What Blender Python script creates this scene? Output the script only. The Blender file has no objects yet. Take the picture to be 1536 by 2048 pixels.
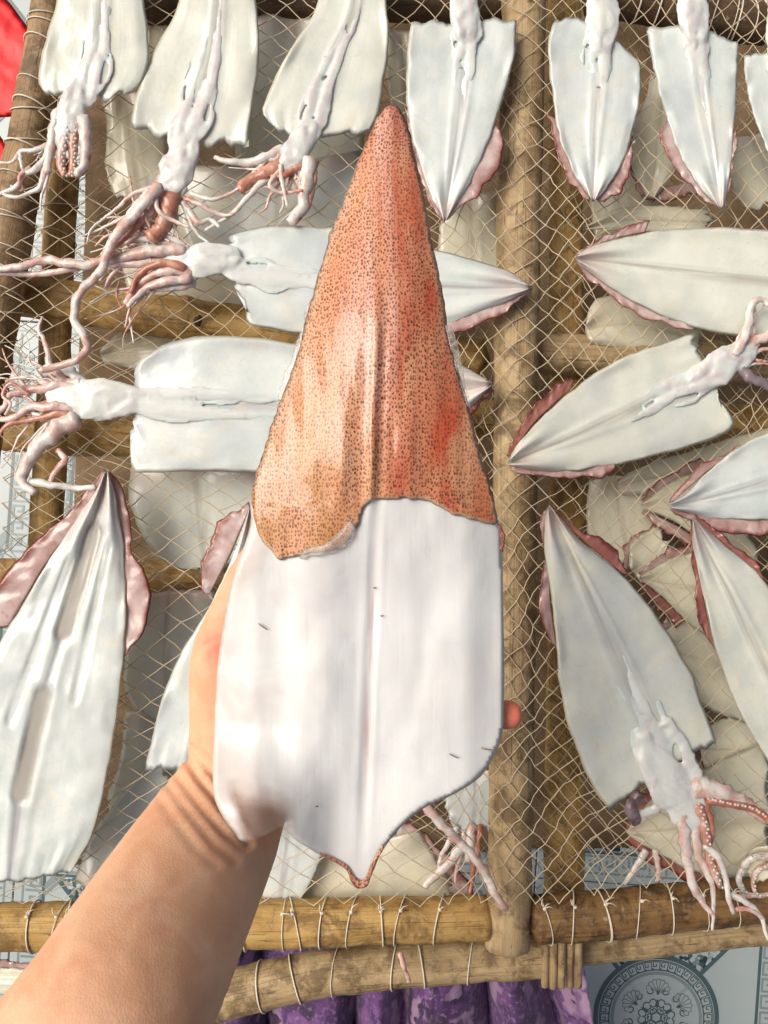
import bpy, bmesh, math, random
from mathutils import Vector, noise
random.seed(7)
R = math.radians
C = bpy.context.scene.collection
scene = bpy.context.scene

# ------------------------------------------------------------------ camera, sky, sun, exposure
HC = 0.80            # camera height above the net (m)
F = 1539.0           # focal length in pixels of a 1536 x 2048 frame
cam_d = bpy.data.cameras.new('camera')
cam_d.sensor_fit = 'VERTICAL'
cam_d.angle = 2 * math.atan(1024 / F)
cam_d.clip_start = 0.02
cam_d.clip_end = 60
cam = bpy.data.objects.new('camera', cam_d)
cam.location = (0, 0, HC)
C.objects.link(cam)
scene.camera = cam

SUN_EL, SUN_AZ = 48, 292      # elevation, compass angle clockwise from +Y
world = bpy.data.worlds.new('World')
scene.world = world
world.use_nodes = True
wn = world.node_tree
sky = wn.nodes.new('ShaderNodeTexSky')
sky.sky_type = 'NISHITA'
sky.sun_disc = False
sky.sun_elevation = R(SUN_EL)
sky.sun_rotation = R(SUN_AZ)
sky.air_density = 0.7
sky.dust_density = 7.0
sky.ozone_density = 0.0
wn.links.new(sky.outputs[0], wn.nodes['Background'].inputs[0])
wn.nodes['Background'].inputs[1].default_value = 0.105
sun_d = bpy.data.lights.new('sun', 'SUN')
sun_d.energy = 3.2
sun_d.angle = R(44)
sun_d.color = (1.0, 0.955, 0.89)
sun = bpy.data.objects.new('sun', sun_d)
sd = Vector((math.sin(R(SUN_AZ)) * math.cos(R(SUN_EL)), math.cos(R(SUN_AZ)) * math.cos(R(SUN_EL)), math.sin(R(SUN_EL))))
sun.rotation_euler = sd.to_track_quat('Z', 'Y').to_euler()
C.objects.link(sun)
scene.view_settings.view_transform = 'Standard'
scene.view_settings.look = 'None'
scene.view_settings.gamma = 1
scene.view_settings.exposure = -0.06


# ------------------------------------------------------------------ helpers
def P(px, py, z=0.0):
    d = HC - z
    return Vector(((px - 768) * d / F, (1024 - py) * d / F, z))

def to_px(v):
    d = HC - v[2]
    return (768 + v[0] * F / d, 1024 - v[1] * F / d)

def sm(a, b, x):
    if a == b: return float(x > a)
    t = max(0.0, min(1.0, (x - a) / (b - a)))
    return t * t * (3 - 2 * t)

def nz(x, y, z=0.0):
    return noise.noise(Vector((x, y, z)))

def fbm(x, y, z=0.0, o=3):
    s, a = 0.0, 1.0
    for i in range(o):
        s += a * nz(x, y, z); x *= 2.03; y *= 2.03; z *= 2.03; a *= 0.5
    return s

def resample(pts, n):
    """Catmull-Rom through tuples, n points evenly spread along the length."""
    pts = [tuple(map(float, p)) for p in pts]
    m = len(pts[0])
    if len(pts) == 2:
        pts = [pts[0], tuple((a + b) / 2 for a, b in zip(*pts)), pts[1]]
    dense = []
    for i in range(len(pts) - 1):
        p0 = pts[max(i - 1, 0)]; p1 = pts[i]; p2 = pts[i + 1]; p3 = pts[min(i + 2, len(pts) - 1)]
        for k in range(12):
            t = k / 12
            dense.append(tuple(0.5 * (2 * p1[c] + (p2[c] - p0[c]) * t + (2 * p0[c] - 5 * p1[c] + 4 * p2[c] - p3[c]) * t * t
                               + (3 * p1[c] - p0[c] - 3 * p2[c] + p3[c]) * t ** 3) for c in range(m)))
    dense.append(pts[-1])
    acc = [0.0]
    for a, b in zip(dense, dense[1:]):
        acc.append(acc[-1] + math.hypot(a[0] - b[0], a[1] - b[1]) + 1e-6)
    out, j = [], 0
    for i in range(n):
        s = acc[-1] * i / (n - 1)
        while j < len(acc) - 2 and acc[j + 1] < s: j += 1
        t = (s - acc[j]) / (acc[j + 1] - acc[j])
        out.append(tuple(a + (b - a) * t for a, b in zip(dense[j], dense[j + 1])))
    return out

ROOT = {}
def thing(name, label, cat, loc, group=None):
    o = bpy.data.objects.new(name, None)
    o.empty_display_size = 0.02
    C.objects.link(o)
    o.location = loc
    o['label'] = label; o['category'] = cat
    if group: o['group'] = group
    ROOT[o] = Vector(loc)
    return o

def tag(o, label, cat, group=None):
    o['label'] = label; o['category'] = cat
    if group: o['group'] = group
    return o

def melt(data, vox, it=6):
    """Fuse overlapping lumps into one smooth continuous surface."""
    me = bpy.data.meshes.new('tmp'); me.from_pydata([tuple(v) for v in data[0]], [], data[1]); me.update()
    tmp = bpy.data.objects.new('tmp', me); C.objects.link(tmp)
    rm = tmp.modifiers.new('r', 'REMESH'); rm.mode = 'VOXEL'; rm.voxel_size = vox
    s_ = tmp.modifiers.new('s', 'SMOOTH'); s_.factor = .5; s_.iterations = it
    ev = tmp.evaluated_get(bpy.context.evaluated_depsgraph_get())
    m2 = bpy.data.meshes.new_from_object(ev)
    out = ([v.co.copy() for v in m2.vertices], [tuple(p.vertices) for p in m2.polygons])
    bpy.data.objects.remove(tmp); bpy.data.meshes.remove(m2)
    return out

def obj(name, data, mats, parent=None, smooth=True, kind=None, label=None):
    """data = (verts, faces[, uvs per vertex[, material index per face]]) in world coordinates."""
    verts, faces = data[0], data[1]
    off = ROOT.get(parent, Vector((0, 0, 0))) if parent else Vector((0, 0, 0))
    me = bpy.data.meshes.new(name)
    me.from_pydata([tuple(Vector(v) - off) for v in verts], [], faces)
    if len(data) > 2 and data[2]:
        uv = me.uv_layers.new(name='UVMap')
        flat = [0.0] * (2 * len(me.loops))
        vi = [0] * len(me.loops)
        me.loops.foreach_get('vertex_index', vi)
        for i, k in enumerate(vi):
            flat[2 * i], flat[2 * i + 1] = data[2][k]
        uv.data.foreach_set('uv', flat)
    if not isinstance(mats, (list, tuple)): mats = [mats]
    for m in mats: me.materials.append(m)
    if len(data) > 3 and data[3]:
        me.polygons.foreach_set('material_index', data[3])
    if smooth:
        me.polygons.foreach_set('use_smooth', [True] * len(me.polygons))
    if len(me.polygons) < 30000:
        bm_ = bmesh.new(); bm_.from_mesh(me); bmesh.ops.recalc_face_normals(bm_, faces=bm_.faces); bm_.to_mesh(me); bm_.free()
    me.update()
    o = bpy.data.objects.new(name, me)
    C.objects.link(o)
    if parent:
        o.parent = parent
        ROOT[o] = off
    if kind: o['kind'] = kind
    if label: o['label'] = label
    return o

def add_attr(o, name, vals):
    a = o.data.attributes.new(name, 'FLOAT', 'POINT')
    a.data.foreach_set('value', [float(v) for v in vals])

def join(*ds):
    V, Fc, U, M = [], [], [], []
    for d in ds:
        b = len(V)
        V += list(d[0]); Fc += [tuple(i + b for i in f) for f in d[1]]
        U += list(d[2]) if len(d) > 2 and d[2] else [(0.5, 0.5)] * len(d[0])
        M += list(d[3]) if len(d) > 3 and d[3] else [0] * len(d[1])
    return V, Fc, U, M

def sheet(L, M, Rr, zfn, N=40, K=24, thick=0.003, endjit=0.0, edgejit=0.0, seed=0.0):
    """A slab with real thickness: L, M, Rr are the left, middle and right outlines (pixels, tip first)."""
    Ls, Ms, Rs = resample(L, N), resample(M, N), resample(Rr, N)
    V, U, idx = [], [], {}
    for side in (0, 1):
        for i in range(N):
            v = i / (N - 1)
            for j in range(K + 1):
                u = -1 + 2 * j / K
                u = math.copysign(abs(u) ** 0.85, u) if u else 0.0
                edge = i in (0, N - 1) or j in (0, K)
                if side and edge:
                    idx[1, i, j] = idx[0, i, j]; continue
                a, b = Ms[i], (Ls[i] if u < 0 else Rs[i])
                w = abs(u)
                x = a[0] + (b[0] - a[0]) * w; y = a[1] + (b[1] - a[1]) * w
                if edgejit:
                    q = edgejit * sm(0.8, 1, w) * fbm(v * 14 + seed, u * 2, seed)
                    dx, dy = b[0] - a[0], b[1] - a[1]; l = math.hypot(dx, dy) + 1e-6
                    x += dx / l * q; y += dy / l * q
                if endjit:
                    q = endjit * sm(0.86, 1, v) * fbm(u * 4 + seed, 3.1, seed, 4)
                    k2 = max(i - 1, 0)
                    dx, dy = Ms[i][0] - Ms[k2][0], Ms[i][1] - Ms[k2][1]; l = math.hypot(dx, dy) + 1e-6
                    x += dx / l * q; y += dy / l * q
                z = zfn(u, v, x, y)
                f = math.sqrt(max(0, 1 - w ** 12)) * math.sqrt(max(0, 1 - abs(2 * v - 1) ** 60))
                z += (0.5 - side) * thick * f
                idx[side, i, j] = len(V)
                V.append(P(x, y, z)); U.append((u * 0.5 + 0.5, v))
    Fc = []
    for side in (0, 1):
        for i in range(N - 1):
            for j in range(K):
                q = [idx[side, i, j], idx[side, i + 1, j], idx[side, i + 1, j + 1], idx[side, i, j + 1]]
                if side: q.reverse()
                q2 = list(dict.fromkeys(q))
                if len(q2) > 2: Fc.append(tuple(q2))
    return V, Fc, U

def strip(inner, outer, zin, zout, N=40, K=8, thick=0.0016, frill=0.003, jit=5, seed=0.0, fold=26):
    """A wavy fin between two outlines (pixels); UV u runs inner 0 to outer 1."""
    A, B = resample(inner, N), resample(outer, N)
    V, U, idx = [], [], {}
    for side in (0, 1):
        for i in range(N):
            v = i / (N - 1)
            taper = sm(0, .08, v) * sm(0, .08, 1 - v)
            for j in range(K + 1):
                w = j / K
                edge = i in (0, N - 1) or j in (0, K)
                if side and edge:
                    idx[1, i, j] = idx[0, i, j]; continue
                q = jit * 1.3 * w * taper * fbm(v * fold * .22 + seed, seed, 2, 4)
                dx, dy = B[i][0] - A[i][0], B[i][1] - A[i][1]; l = math.hypot(dx, dy) + 1e-6
                x = A[i][0] + dx * w + dx / l * q; y = A[i][1] + dy * w + dy / l * q
                z = zin + (zout - zin) * w + frill * w * taper * fbm(v * fold + seed, w * 1.5, seed, 2) + 0.0008 * fbm(x * .04, y * .04, seed)
                z += (0.5 - side) * thick * (1 if not edge else 0)
                idx[side, i, j] = len(V); V.append(P(x, y, z)); U.append((w, v))
    Fc = []
    for side in (0, 1):
        for i in range(N - 1):
            for j in range(K):
                q = [idx[side, i, j], idx[side, i + 1, j], idx[side, i + 1, j + 1], idx[side, i, j + 1]]
                q2 = list(dict.fromkeys(q))
                if len(q2) > 2: Fc.append(tuple(q2))
    return V, Fc, U

def tube(path, n=24, k=8, flat=1.0, rough=0.0, seed=0.0, freq=0.5, crumple=0.0):
    """Tube through (px, py, z, radius px); flat scales its height; ends rounded."""
    pts = resample(path, n)
    W = [P(p[0], p[1], p[2]) for p in pts]
    rad = [p[3] * (HC - p[2]) / F for p in pts]
    V, U, Fc = [], [], []
    length = 0.0
    for i in range(n):
        t = (W[min(i + 1, n - 1)] - W[max(i - 1, 0)]).normalized()
        if i: length += (W[i] - W[i - 1]).length
        s = t.cross(Vector((0, 0, 1)))
        s = s.normalized() if s.length > 1e-4 else Vector((1, 0, 0))
        up = s.cross(t).normalized()
        for j in range(k):
            a = 2 * math.pi * j / k
            r = rad[i]
            if rough: r *= 1 + rough * fbm(i * freq + seed, math.cos(a) * .9 + seed, math.sin(a) * .9, 2)
            c = crumple * rad[i] * nz(i * freq * .7, seed, 5.5)
            V.append(W[i] + s * (math.cos(a) * r + c) + up * (math.sin(a) * r * flat))
            U.append((j / k, length))
    for i in range(n - 1):
        for j in range(k):
            Fc.append((i * k + j, i * k + (j + 1) % k, (i + 1) * k + (j + 1) % k, (i + 1) * k + j))
    b = len(V)
    t0 = (W[0] - W[1]).normalized(); t1 = (W[-1] - W[-2]).normalized()
    V.append(W[0] + t0 * rad[0] * .6 * min(1, flat)); U.append((.5, 0)); V.append(W[-1] + t1 * rad[-1] * .6 * min(1, flat)); U.append((.5, length))
    for j in range(k):
        Fc.append((b, (j + 1) % k, j)); Fc.append((b + 1, (n - 1) * k + j, (n - 1) * k + (j + 1) % k))
    return V, Fc, U

def blob(px, py, z, rx, ry, rz, ang=0.0, rough=0.25, freq=2.2, seed=0.0, nu=20, nv=12):
    """A lumpy ellipsoid; rx, ry in pixels along/across ang (degrees, y down), rz in metres."""
    c = P(px, py, z); s = (HC - z) / F
    ca, sa = math.cos(R(ang)), math.sin(R(ang))
    V, U, Fc = [], [], []
    for i in range(nv + 1):
        th = math.pi * i / nv
        for j in range(nu):
            ph = 2 * math.pi * j / nu
            d = Vector((math.sin(th) * math.cos(ph), math.sin(th) * math.sin(ph), math.cos(th)))
            q = 1 + rough * fbm(d.x * freq + seed, d.y * freq, d.z * freq + seed)
            lx, ly = d.x * rx * s * q, d.y * ry * s * q
            V.append(c + Vector((lx * ca - ly * sa, -(lx * sa + ly * ca), d.z * rz * q))); U.append((j / nu, i / nv))
    for i in range(nv):
        for j in range(nu):
            Fc.append((i * nu + j, (i + 1) * nu + j, (i + 1) * nu + (j + 1) % nu, i * nu + (j + 1) % nu))
    return V, Fc, U

# ------------------------------------------------------------------ materials
class NT:
    def __init__(s, name):
        s.m = bpy.data.materials.new(name); s.m.use_nodes = True
        s.t = s.m.node_tree; s.b = s.t.nodes['Principled BSDF']; s.out = s.t.nodes['Material Output']
    def n(s, typ, **kw):
        nd = s.t.nodes.new(typ)
        for k, v in kw.items():
            if k.startswith('i_'): nd.inputs[k[2:].replace('_', ' ')].default_value = v
            else: setattr(nd, k, v)
        return nd
    def l(s, a, b): s.t.links.new(a, b)
    def val(s, sock, v):
        if isinstance(v, (int, float, tuple)): sock.default_value = v
        else: s.l(v, sock)
    def math(s, op, a, b=0.0, c=None, clamp=False):
        nd = s.n('ShaderNodeMath', operation=op, use_clamp=clamp)
        s.val(nd.inputs[0], a); s.val(nd.inputs[1], b)
        if c is not None: s.val(nd.inputs[2], c)
        return nd.outputs[0]
    def mix(s, f, a, b, mode='MIX'):
        nd = s.n('ShaderNodeMix', data_type='RGBA', blend_type=mode)
        s.val(nd.inputs[0], f)
        s.val(nd.inputs[6], a if not isinstance(a, tuple) else (*a, 1) if len(a) == 3 else a)
        s.val(nd.inputs[7], b if not isinstance(b, tuple) else (*b, 1) if len(b) == 3 else b)
        return nd.outputs[2]
    def ramp(s, v, lo, hi):
        nd = s.n('ShaderNodeMapRange', interpolation_type='SMOOTHSTEP')
        s.l(v, nd.inputs[0]); nd.inputs[1].default_value = lo; nd.inputs[2].default_value = hi
        return nd.outputs[0]
    def noise(s, vec, scale, detail=4, rough=.55, dist=0.0):
        nd = s.n('ShaderNodeTexNoise'); nd.inputs['Scale'].default_value = scale; nd.inputs['Detail'].default_value = detail
        nd.inputs['Roughness'].default_value = rough; nd.inputs['Distortion'].default_value = dist
        if vec is not None: s.l(vec, nd.inputs['Vector'])
        return nd.outputs[0]
    def mapped(s, vec, sc):
        nd = s.n('ShaderNodeMapping'); s.l(vec, nd.inputs[0]); nd.inputs['Scale'].default_value = sc
        return nd.outputs[0]
    def pos(s): return s.n('ShaderNodeNewGeometry').outputs['Position']
    def gen(s): return s.n('ShaderNodeTexCoord').outputs['Object']
    def uv(s): return s.n('ShaderNodeTexCoord').outputs['UV']
    def sep(s, v):
        nd = s.n('ShaderNodeSeparateXYZ'); s.l(v, nd.inputs[0]); return nd.outputs
    def bump(s, h, st=.3, dist=.001):
        nd = s.n('ShaderNodeBump'); nd.inputs['Strength'].default_value = st; nd.inputs['Distance'].default_value = dist
        s.l(h, nd.inputs['Height']); s.l(nd.outputs[0], s.b.inputs['Normal']); return nd
    def col(s, c): s.val(s.b.inputs['Base Color'], (*c, 1) if isinstance(c, tuple) else c)
    def set(s, **kw):
        for k, v in kw.items():
            s.val(s.b.inputs[k.replace('_', ' ')], v)
        return s

def m_mantle(name, ca, cb, mid, rim, sss=.3, pinktip=.5, pearl=(.57, .625, .66), clear=1.0):
    t = NT(name); p = t.pos(); uv = t.uv(); s = t.sep(uv)
    u = t.math('ABSOLUTE', t.math('SUBTRACT', t.math('MULTIPLY', s[0], 2.0), 1.0))
    v = s[1]
    n1 = t.noise(p, 22, 5, .6, .6)
    c = t.mix(t.ramp(n1, .35, .68), ca, cb)
    n2 = t.noise(p, 70, 4, .6, 1.0)
    c = t.mix(t.math('MULTIPLY', t.ramp(n2, .48, .72), .45), c, (0.72, 0.71, 0.61))
    # soft fibres of the flesh along its length
    fib = t.noise(t.mapped(uv, (17, 2.0, 1)), 1.0, 3, .5, .5)
    mf = t.math('MULTIPLY', t.ramp(u, .20, .0), t.ramp(fib, .3, .7))
    c = t.mix(t.math('MULTIPLY', mf, .8), c, mid)
    n3 = t.noise(p, 11, 3, .5, .4)
    c = t.mix(t.math('MULTIPLY', t.ramp(n3, .48, .72), .45), c, pearl)
    pk = t.math('MULTIPLY', t.ramp(v, .22, .02), t.ramp(n1, .3, .6))
    c = t.mix(t.math('MULTIPLY', pk, pinktip), c, (0.62, 0.40, 0.36))
    c = t.mix(t.math('MULTIPLY', t.ramp(u, .95, .99), .8), c, rim)
    n5 = t.noise(p, 17, 4, .6, 1.2)
    c = t.mix(t.math('MULTIPLY', t.ramp(n5, .52, .72), .42), c, rim)
    vein = t.noise(p, 30, 2, .5, 2.2)
    vl = t.math('MULTIPLY', t.math('LESS_THAN', t.math('ABSOLUTE', t.math('SUBTRACT', vein, .5)), .006), .28)
    c = t.mix(vl, c, (.50, .47, .46))
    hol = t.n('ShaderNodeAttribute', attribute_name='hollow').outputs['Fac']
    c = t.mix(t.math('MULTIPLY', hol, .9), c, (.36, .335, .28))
    vo = t.n('ShaderNodeTexVoronoi'); vo.inputs['Scale'].default_value = 55; t.l(p, vo.inputs['Vector'])
    sp = t.math('MULTIPLY', t.math('LESS_THAN', vo.outputs['Distance'], .045), t.math('GREATER_THAN', n2, .55))
    c = t.mix(t.math('MULTIPLY', sp, .4), c, (.35, .33, .33))
    t.col(c)
    t.set(Roughness=.30, Subsurface_Weight=sss, Subsurface_Scale=.006, Coat_Weight=.45, Coat_Roughness=.06, Specular_IOR_Level=.5)
    t.b.inputs['Subsurface Radius'].default_value = (1, .85, .7)
    thin = t.math('ADD', t.math('MULTIPLY', t.ramp(n3, .4, .75), .16), t.math('MULTIPLY', t.ramp(u, .55, 1.0), .16))
    t.val(t.b.inputs['Alpha'], t.math('SUBTRACT', 1.0, t.math('MULTIPLY', thin, clear)))
    h = t.math('ADD', t.math('MULTIPLY', fib, .5), t.math('MULTIPLY', n2, .6))
    wet = t.noise(p, 120, 3, .55, .8)
    t.bump(t.math('ADD', h, t.math('MULTIPLY', wet, .35)), .20, .002)
    return t.m

def m_fin(name, inner=(0.60, 0.44, 0.40), outer=(0.25, 0.065, 0.045), alpha=.84):
    t = NT(name); p = t.pos(); s = t.sep(t.uv())
    n1 = t.noise(p, 38, 3, .5, .8); n2 = t.noise(p, 150, 3, .6)
    c = t.mix(t.ramp(n1, .34, .68), inner, tuple(.55 * a + .45 * b for a, b in zip(inner, outer)))
    c = t.mix(t.ramp(t.math('ADD', s[0], t.math('MULTIPLY', t.math('SUBTRACT', n1, .5), .5)), .62, .98), c, outer)
    c = t.mix(t.math('MULTIPLY', t.ramp(s[0], .9, 1.0), .7), c, tuple(q * .55 for q in outer))
    c = t.mix(t.math('MULTIPLY', t.ramp(n2, .52, .75), .3), c, tuple(x * .7 for x in outer))
    t.col(c)
    t.set(Roughness=.25, Coat_Weight=.5, Coat_Roughness=.1, Alpha=alpha, Subsurface_Weight=.2, Subsurface_Scale=.004)
    t.bump(n1, .35, .002)
    return t.m

def m_flesh(name, white, pink, lo=.42, hi=.62, spk=.3, bmp=.4):
    t = NT(name); p = t.pos(); oi = t.n('ShaderNodeObjectInfo').outputs['Random']
    n1 = t.noise(p, 45, 4, .6, .8); n2 = t.noise(p, 260, 3, .6)
    f = t.ramp(t.math('ADD', n1, t.math('MULTIPLY', t.math('SUBTRACT', oi, .5), .22)), lo, hi)
    c = t.mix(f, white, pink)
    c = t.mix(t.math('MULTIPLY', t.ramp(n2, .52, .74), spk), c, tuple(.5 * a + .5 * b for a, b in zip(pink, (.3, .1, .07))))
    t.col(c)
    t.set(Roughness=.32, Subsurface_Weight=.4, Subsurface_Scale=.006, Coat_Weight=.3, Coat_Roughness=.14, Alpha=.88)
    vo = t.n('ShaderNodeTexVoronoi'); vo.inputs['Scale'].default_value = 330; t.l(p, vo.inputs['Vector'])
    t.bump(t.math('ADD', t.math('ADD', t.math('MULTIPLY', n2, .5), n1), t.math('MULTIPLY', vo.outputs['Distance'], bmp)), .35, .0013)
    return t.m

def m_wood(name, a, b, dark, gsc=1.0, stain=.8, rough=.62):
    t = NT(name); uv = t.uv(); p = t.pos()
    g = t.noise(t.mapped(uv, (9 * gsc, 5, 1)), 1.0, 5, .55, .3)
    g2 = t.noise(t.mapped(uv, (70 * gsc, 5, 1)), 1.0, 3, .6, .1)
    st = t.noise(p, 34, 7, .72, .35)
    c = t.mix(t.ramp(g, .32, .66), a, b)
    c = t.mix(t.math('MULTIPLY', t.ramp(g2, .54, .72), .42), c, dark)
    c = t.mix(t.math('MULTIPLY', t.ramp(st, .44, .62), stain), c, dark)
    bg = t.noise(p, 11, 4, .6, .5)
    c = t.mix(t.math('MULTIPLY', t.ramp(bg, .5, .68), .5), c, tuple(.35 * q + .65 * w_ for q, w_ in zip(a, dark)))
    pl = t.noise(p, 90, 4, .7)
    c = t.mix(t.math('MULTIPLY', t.ramp(pl, .6, .74), .35), c, (.62, .55, .42))
    # splits along the length
    cr = t.noise(t.mapped(uv, (22 * gsc, 2.2, 1)), 1.0, 2, .4, .15)
    crk = t.math('MULTIPLY', t.math('LESS_THAN', t.math('ABSOLUTE', t.math('SUBTRACT', cr, .5)), .0045), 1.0)
    c = t.mix(t.math('MULTIPLY', crk, .55), c, tuple(x * .35 for x in dark))
    t.col(c); t.set(Roughness=rough, Specular_IOR_Level=.4)
    h = t.math('ADD', t.math('ADD', t.math('MULTIPLY', g, .4), t.math('MULTIPLY', g2, .35)), t.math('SUBTRACT', t.math('MULTIPLY', st, 1.3), t.math('MULTIPLY', crk, 1.0)))
    t.bump(h, .6, .003)
    return t.m

M = {}
M['mantle'] = m_mantle('squid_mantle', (.655, .695, .655), (.565, .625, .585), (.36, .345, .36), (.74, .68, .50))
M['mantle_dull'] = m_mantle('squid_mantle_dull', (.80, .76, .58), (.73, .69, .52), (.54, .47, .34), (.80, .70, .44), .25, .3, (.72, .70, .58), 2.0)
M['mantle_cream'] = m_mantle('squid_mantle_cream', (.68, .695, .60), (.60, .63, .545), (.40, .375, .31), (.76, .68, .46))
M['fin'] = m_fin('squid_fin')
M['fin_pale'] = m_fin('squid_fin_pale', (.68, .55, .52), (.36, .13, .10), .76)
M['fin_dark'] = m_fin('squid_fin_dark', (.40, .17, .13), (.17, .035, .028), .92)
M['arm'] = m_flesh('squid_arm', (.74, .71, .65), (.64, .42, .35), .44, .68)
M['arm_pink'] = m_flesh('squid_arm_pink', (.76, .60, .54), (.54, .25, .18), .40, .64)
M['head'] = m_flesh('squid_head', (.71, .73, .68), (.60, .565, .55), .42, .72, .08, .08)
M['arm_red'] = m_flesh('squid_arm_red', (.60, .32, .22), (.42, .15, .09), .38, .64)
M['eye'] = m_flesh('squid_eye', (.25, .2, .22), (.12, .07, .07))
M['pole_grey'] = m_wood('weathered_wood', (.36, .25, .125), (.48, .35, .185), (.12, .072, .03), 1.0)
M['pole_gold'] = m_wood('golden_bamboo', (.40, .235, .065), (.52, .34, .115), (.14, .072, .022), 1.0, .75)
M['pole_brown'] = m_wood('brown_bamboo', (.27, .165, .075), (.37, .245, .12), (.09, .05, .022), 1.0)
M['pole_dark'] = m_wood('dark_bamboo', (.075, .042, .02), (.13, .075, .035), (.02, .012, .008), 1.0, .5)

def m_cord(name, c1, c2):
    t = NT(name); n1 = t.noise(t.pos(), 300, 3)
    t.col(t.mix(n1, c1, c2)); t.set(Roughness=.5); t.bump(n1, .4, .0006); return t.m
M['pole_shade_painted'] = m_wood('shade_painted_bamboo', (.17, .090, .03), (.27, .15, .05), (.03, .016, .008), 1.0)  # darker bamboo for one crossbar: shade painted into the wood colour
M['cord'] = m_cord('nylon_cord', (.62, .53, .38), (.74, .68, .55))
M['net'] = m_cord('net_twine', (.46, .36, .22), (.64, .54, .38))
M['knot'] = m_cord('net_knot', (.40, .31, .19), (.62, .54, .40))

# ------------------------------------------------------------------ floor
TZ = -0.68
TS = 0.50
def m_tile(name, a, b, sc=12):
    t = NT(name); n1 = t.noise(t.pos(), sc, 5); t.col(t.mix(n1, a, b)); t.set(Roughness=.22, Specular_IOR_Level=.5); return t.m
M['tile'] = m_tile('tile_glaze', (.36, .42, .405), (.42, .47, .455))
M['tile_dark'] = m_tile('tile_green', (.06, .10, .10), (.085, .13, .13))
M['tile_mid'] = m_tile('tile_grey', (.19, .245, .245), (.24, .29, .29))
t = NT('tile_terrazzo'); vo = t.n('ShaderNodeTexVoronoi'); vo.inputs['Scale'].default_value = 130; t.l(t.pos(), vo.inputs['Vector'])
vs = t.sep(vo.outputs['Color'])
t.col(t.mix(t.ramp(vs[0], .2, .85), (.03, .055, .055), (.42, .49, .48))); t.set(Roughness=.25); M['terrazzo'] = t.m
t = NT('grout'); n1 = t.noise(t.pos(), 40, 4); t.col(t.mix(n1, (.22, .22, .2), (.32, .31, .28))); t.set(Roughness=.8); M['grout'] = t.m

def slab(x0, x1, y0, y1, z0, z1, bev=0.002):
    V = [(x0, y0, z0), (x1, y0, z0), (x1, y1, z0), (x0, y1, z0),
         (x0, y0, z1 - bev), (x1, y0, z1 - bev), (x1, y1, z1 - bev), (x0, y1, z1 - bev),
         (x0 + bev, y0 + bev, z1), (x1 - bev, y0 + bev, z1), (x1 - bev, y1 - bev, z1), (x0 + bev, y1 - bev, z1)]
    Fc = [(3, 2, 1, 0), (8, 9, 10, 11)]
    for a in range(4):
        b = (a + 1) % 4
        Fc += [(a, b, 4 + b, 4 + a), (4 + a, 4 + b, 8 + b, 8 + a)]
    return V, Fc

floor = obj('floor', slab(-5, 5, -5, 5, TZ - .06, TZ - .009), M['grout'], smooth=False)
floor['kind'] = 'structure'

# printed pattern of one tile (flat glaze print, centred on 0,0)
pv, pf, pm = [], [], []
def poly(pts, mi, z):
    b = len(pv); pv.extend((x, y, z) for x, y in pts); pf.append(tuple(range(b, b + len(pts)))); pm.append(mi)
def ring(r0, r1, mi, z, n=72, a0=0, a1=360):
    for i in range(n):
        t0 = R(a0 + (a1 - a0) * i / n); t1 = R(a0 + (a1 - a0) * (i + 1) / n)
        poly([(r0 * math.cos(t0), r0 * math.sin(t0)), (r1 * math.cos(t0), r1 * math.sin(t0)),
              (r1 * math.cos(t1), r1 * math.sin(t1)), (r0 * math.cos(t1), r0 * math.sin(t1))], mi, z)
def ribbon(pts, w, mi, z):
    for a, b in zip(pts, pts[1:]):
        dx, dy = b[0] - a[0], b[1] - a[1]; l = math.hypot(dx, dy) + 1e-9
        nx, ny = -dy / l * w / 2, dx / l * w / 2; ex, ey = dx / l * w * .3, dy / l * w * .3
        poly([(a[0] + nx - ex, a[1] + ny - ey), (b[0] + nx + ex, b[1] + ny + ey), (b[0] - nx + ex, b[1] - ny + ey), (a[0] - nx - ex, a[1] - ny - ey)], mi, z)
KEY = [(0, 0), (0, 1), (.78, 1), (.78, .32), (.42, .32), (.42, .66)]
Z1, Z2, Z3 = .0004, .0008, .0012
h = TS / 2
# terrazzo wedges above and below the medallion, plain fields left and right
for sg in (1, -1):
    poly([(0, 0), (.172 * sg, .19 * sg), (-.172 * sg, .19 * sg)], 2, Z1)
    for q in (1, -1):
        ribbon([(.03 * q, .034 * sg), (.18 * q, .2 * sg)], .008, 1, Z2)
ring(.112, .121, 1, Z2); ring(0, .112, 0, Z2); ring(.082, .088, 3, Z3); ring(.090, .0925, 1, Z3); ring(.1085, .1105, 1, Z3)
nk = 40
for i in range(nk):
    a = 2 * math.pi * i / nk
    pts = [(.0935 + .0135 * k[1], a + k[0] * 2 * math.pi / nk) for k in KEY]
    ribbon([(r_ * math.cos(t_), r_ * math.sin(t_)) for r_, t_ in pts], .0019, 1, Z3)
    ribbon([(.0935 * math.cos(a + 2 * math.pi / nk * q), .0935 * math.sin(a + 2 * math.pi / nk * q)) for q in (.78, 1.0)], .0019, 1, Z3)
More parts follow.
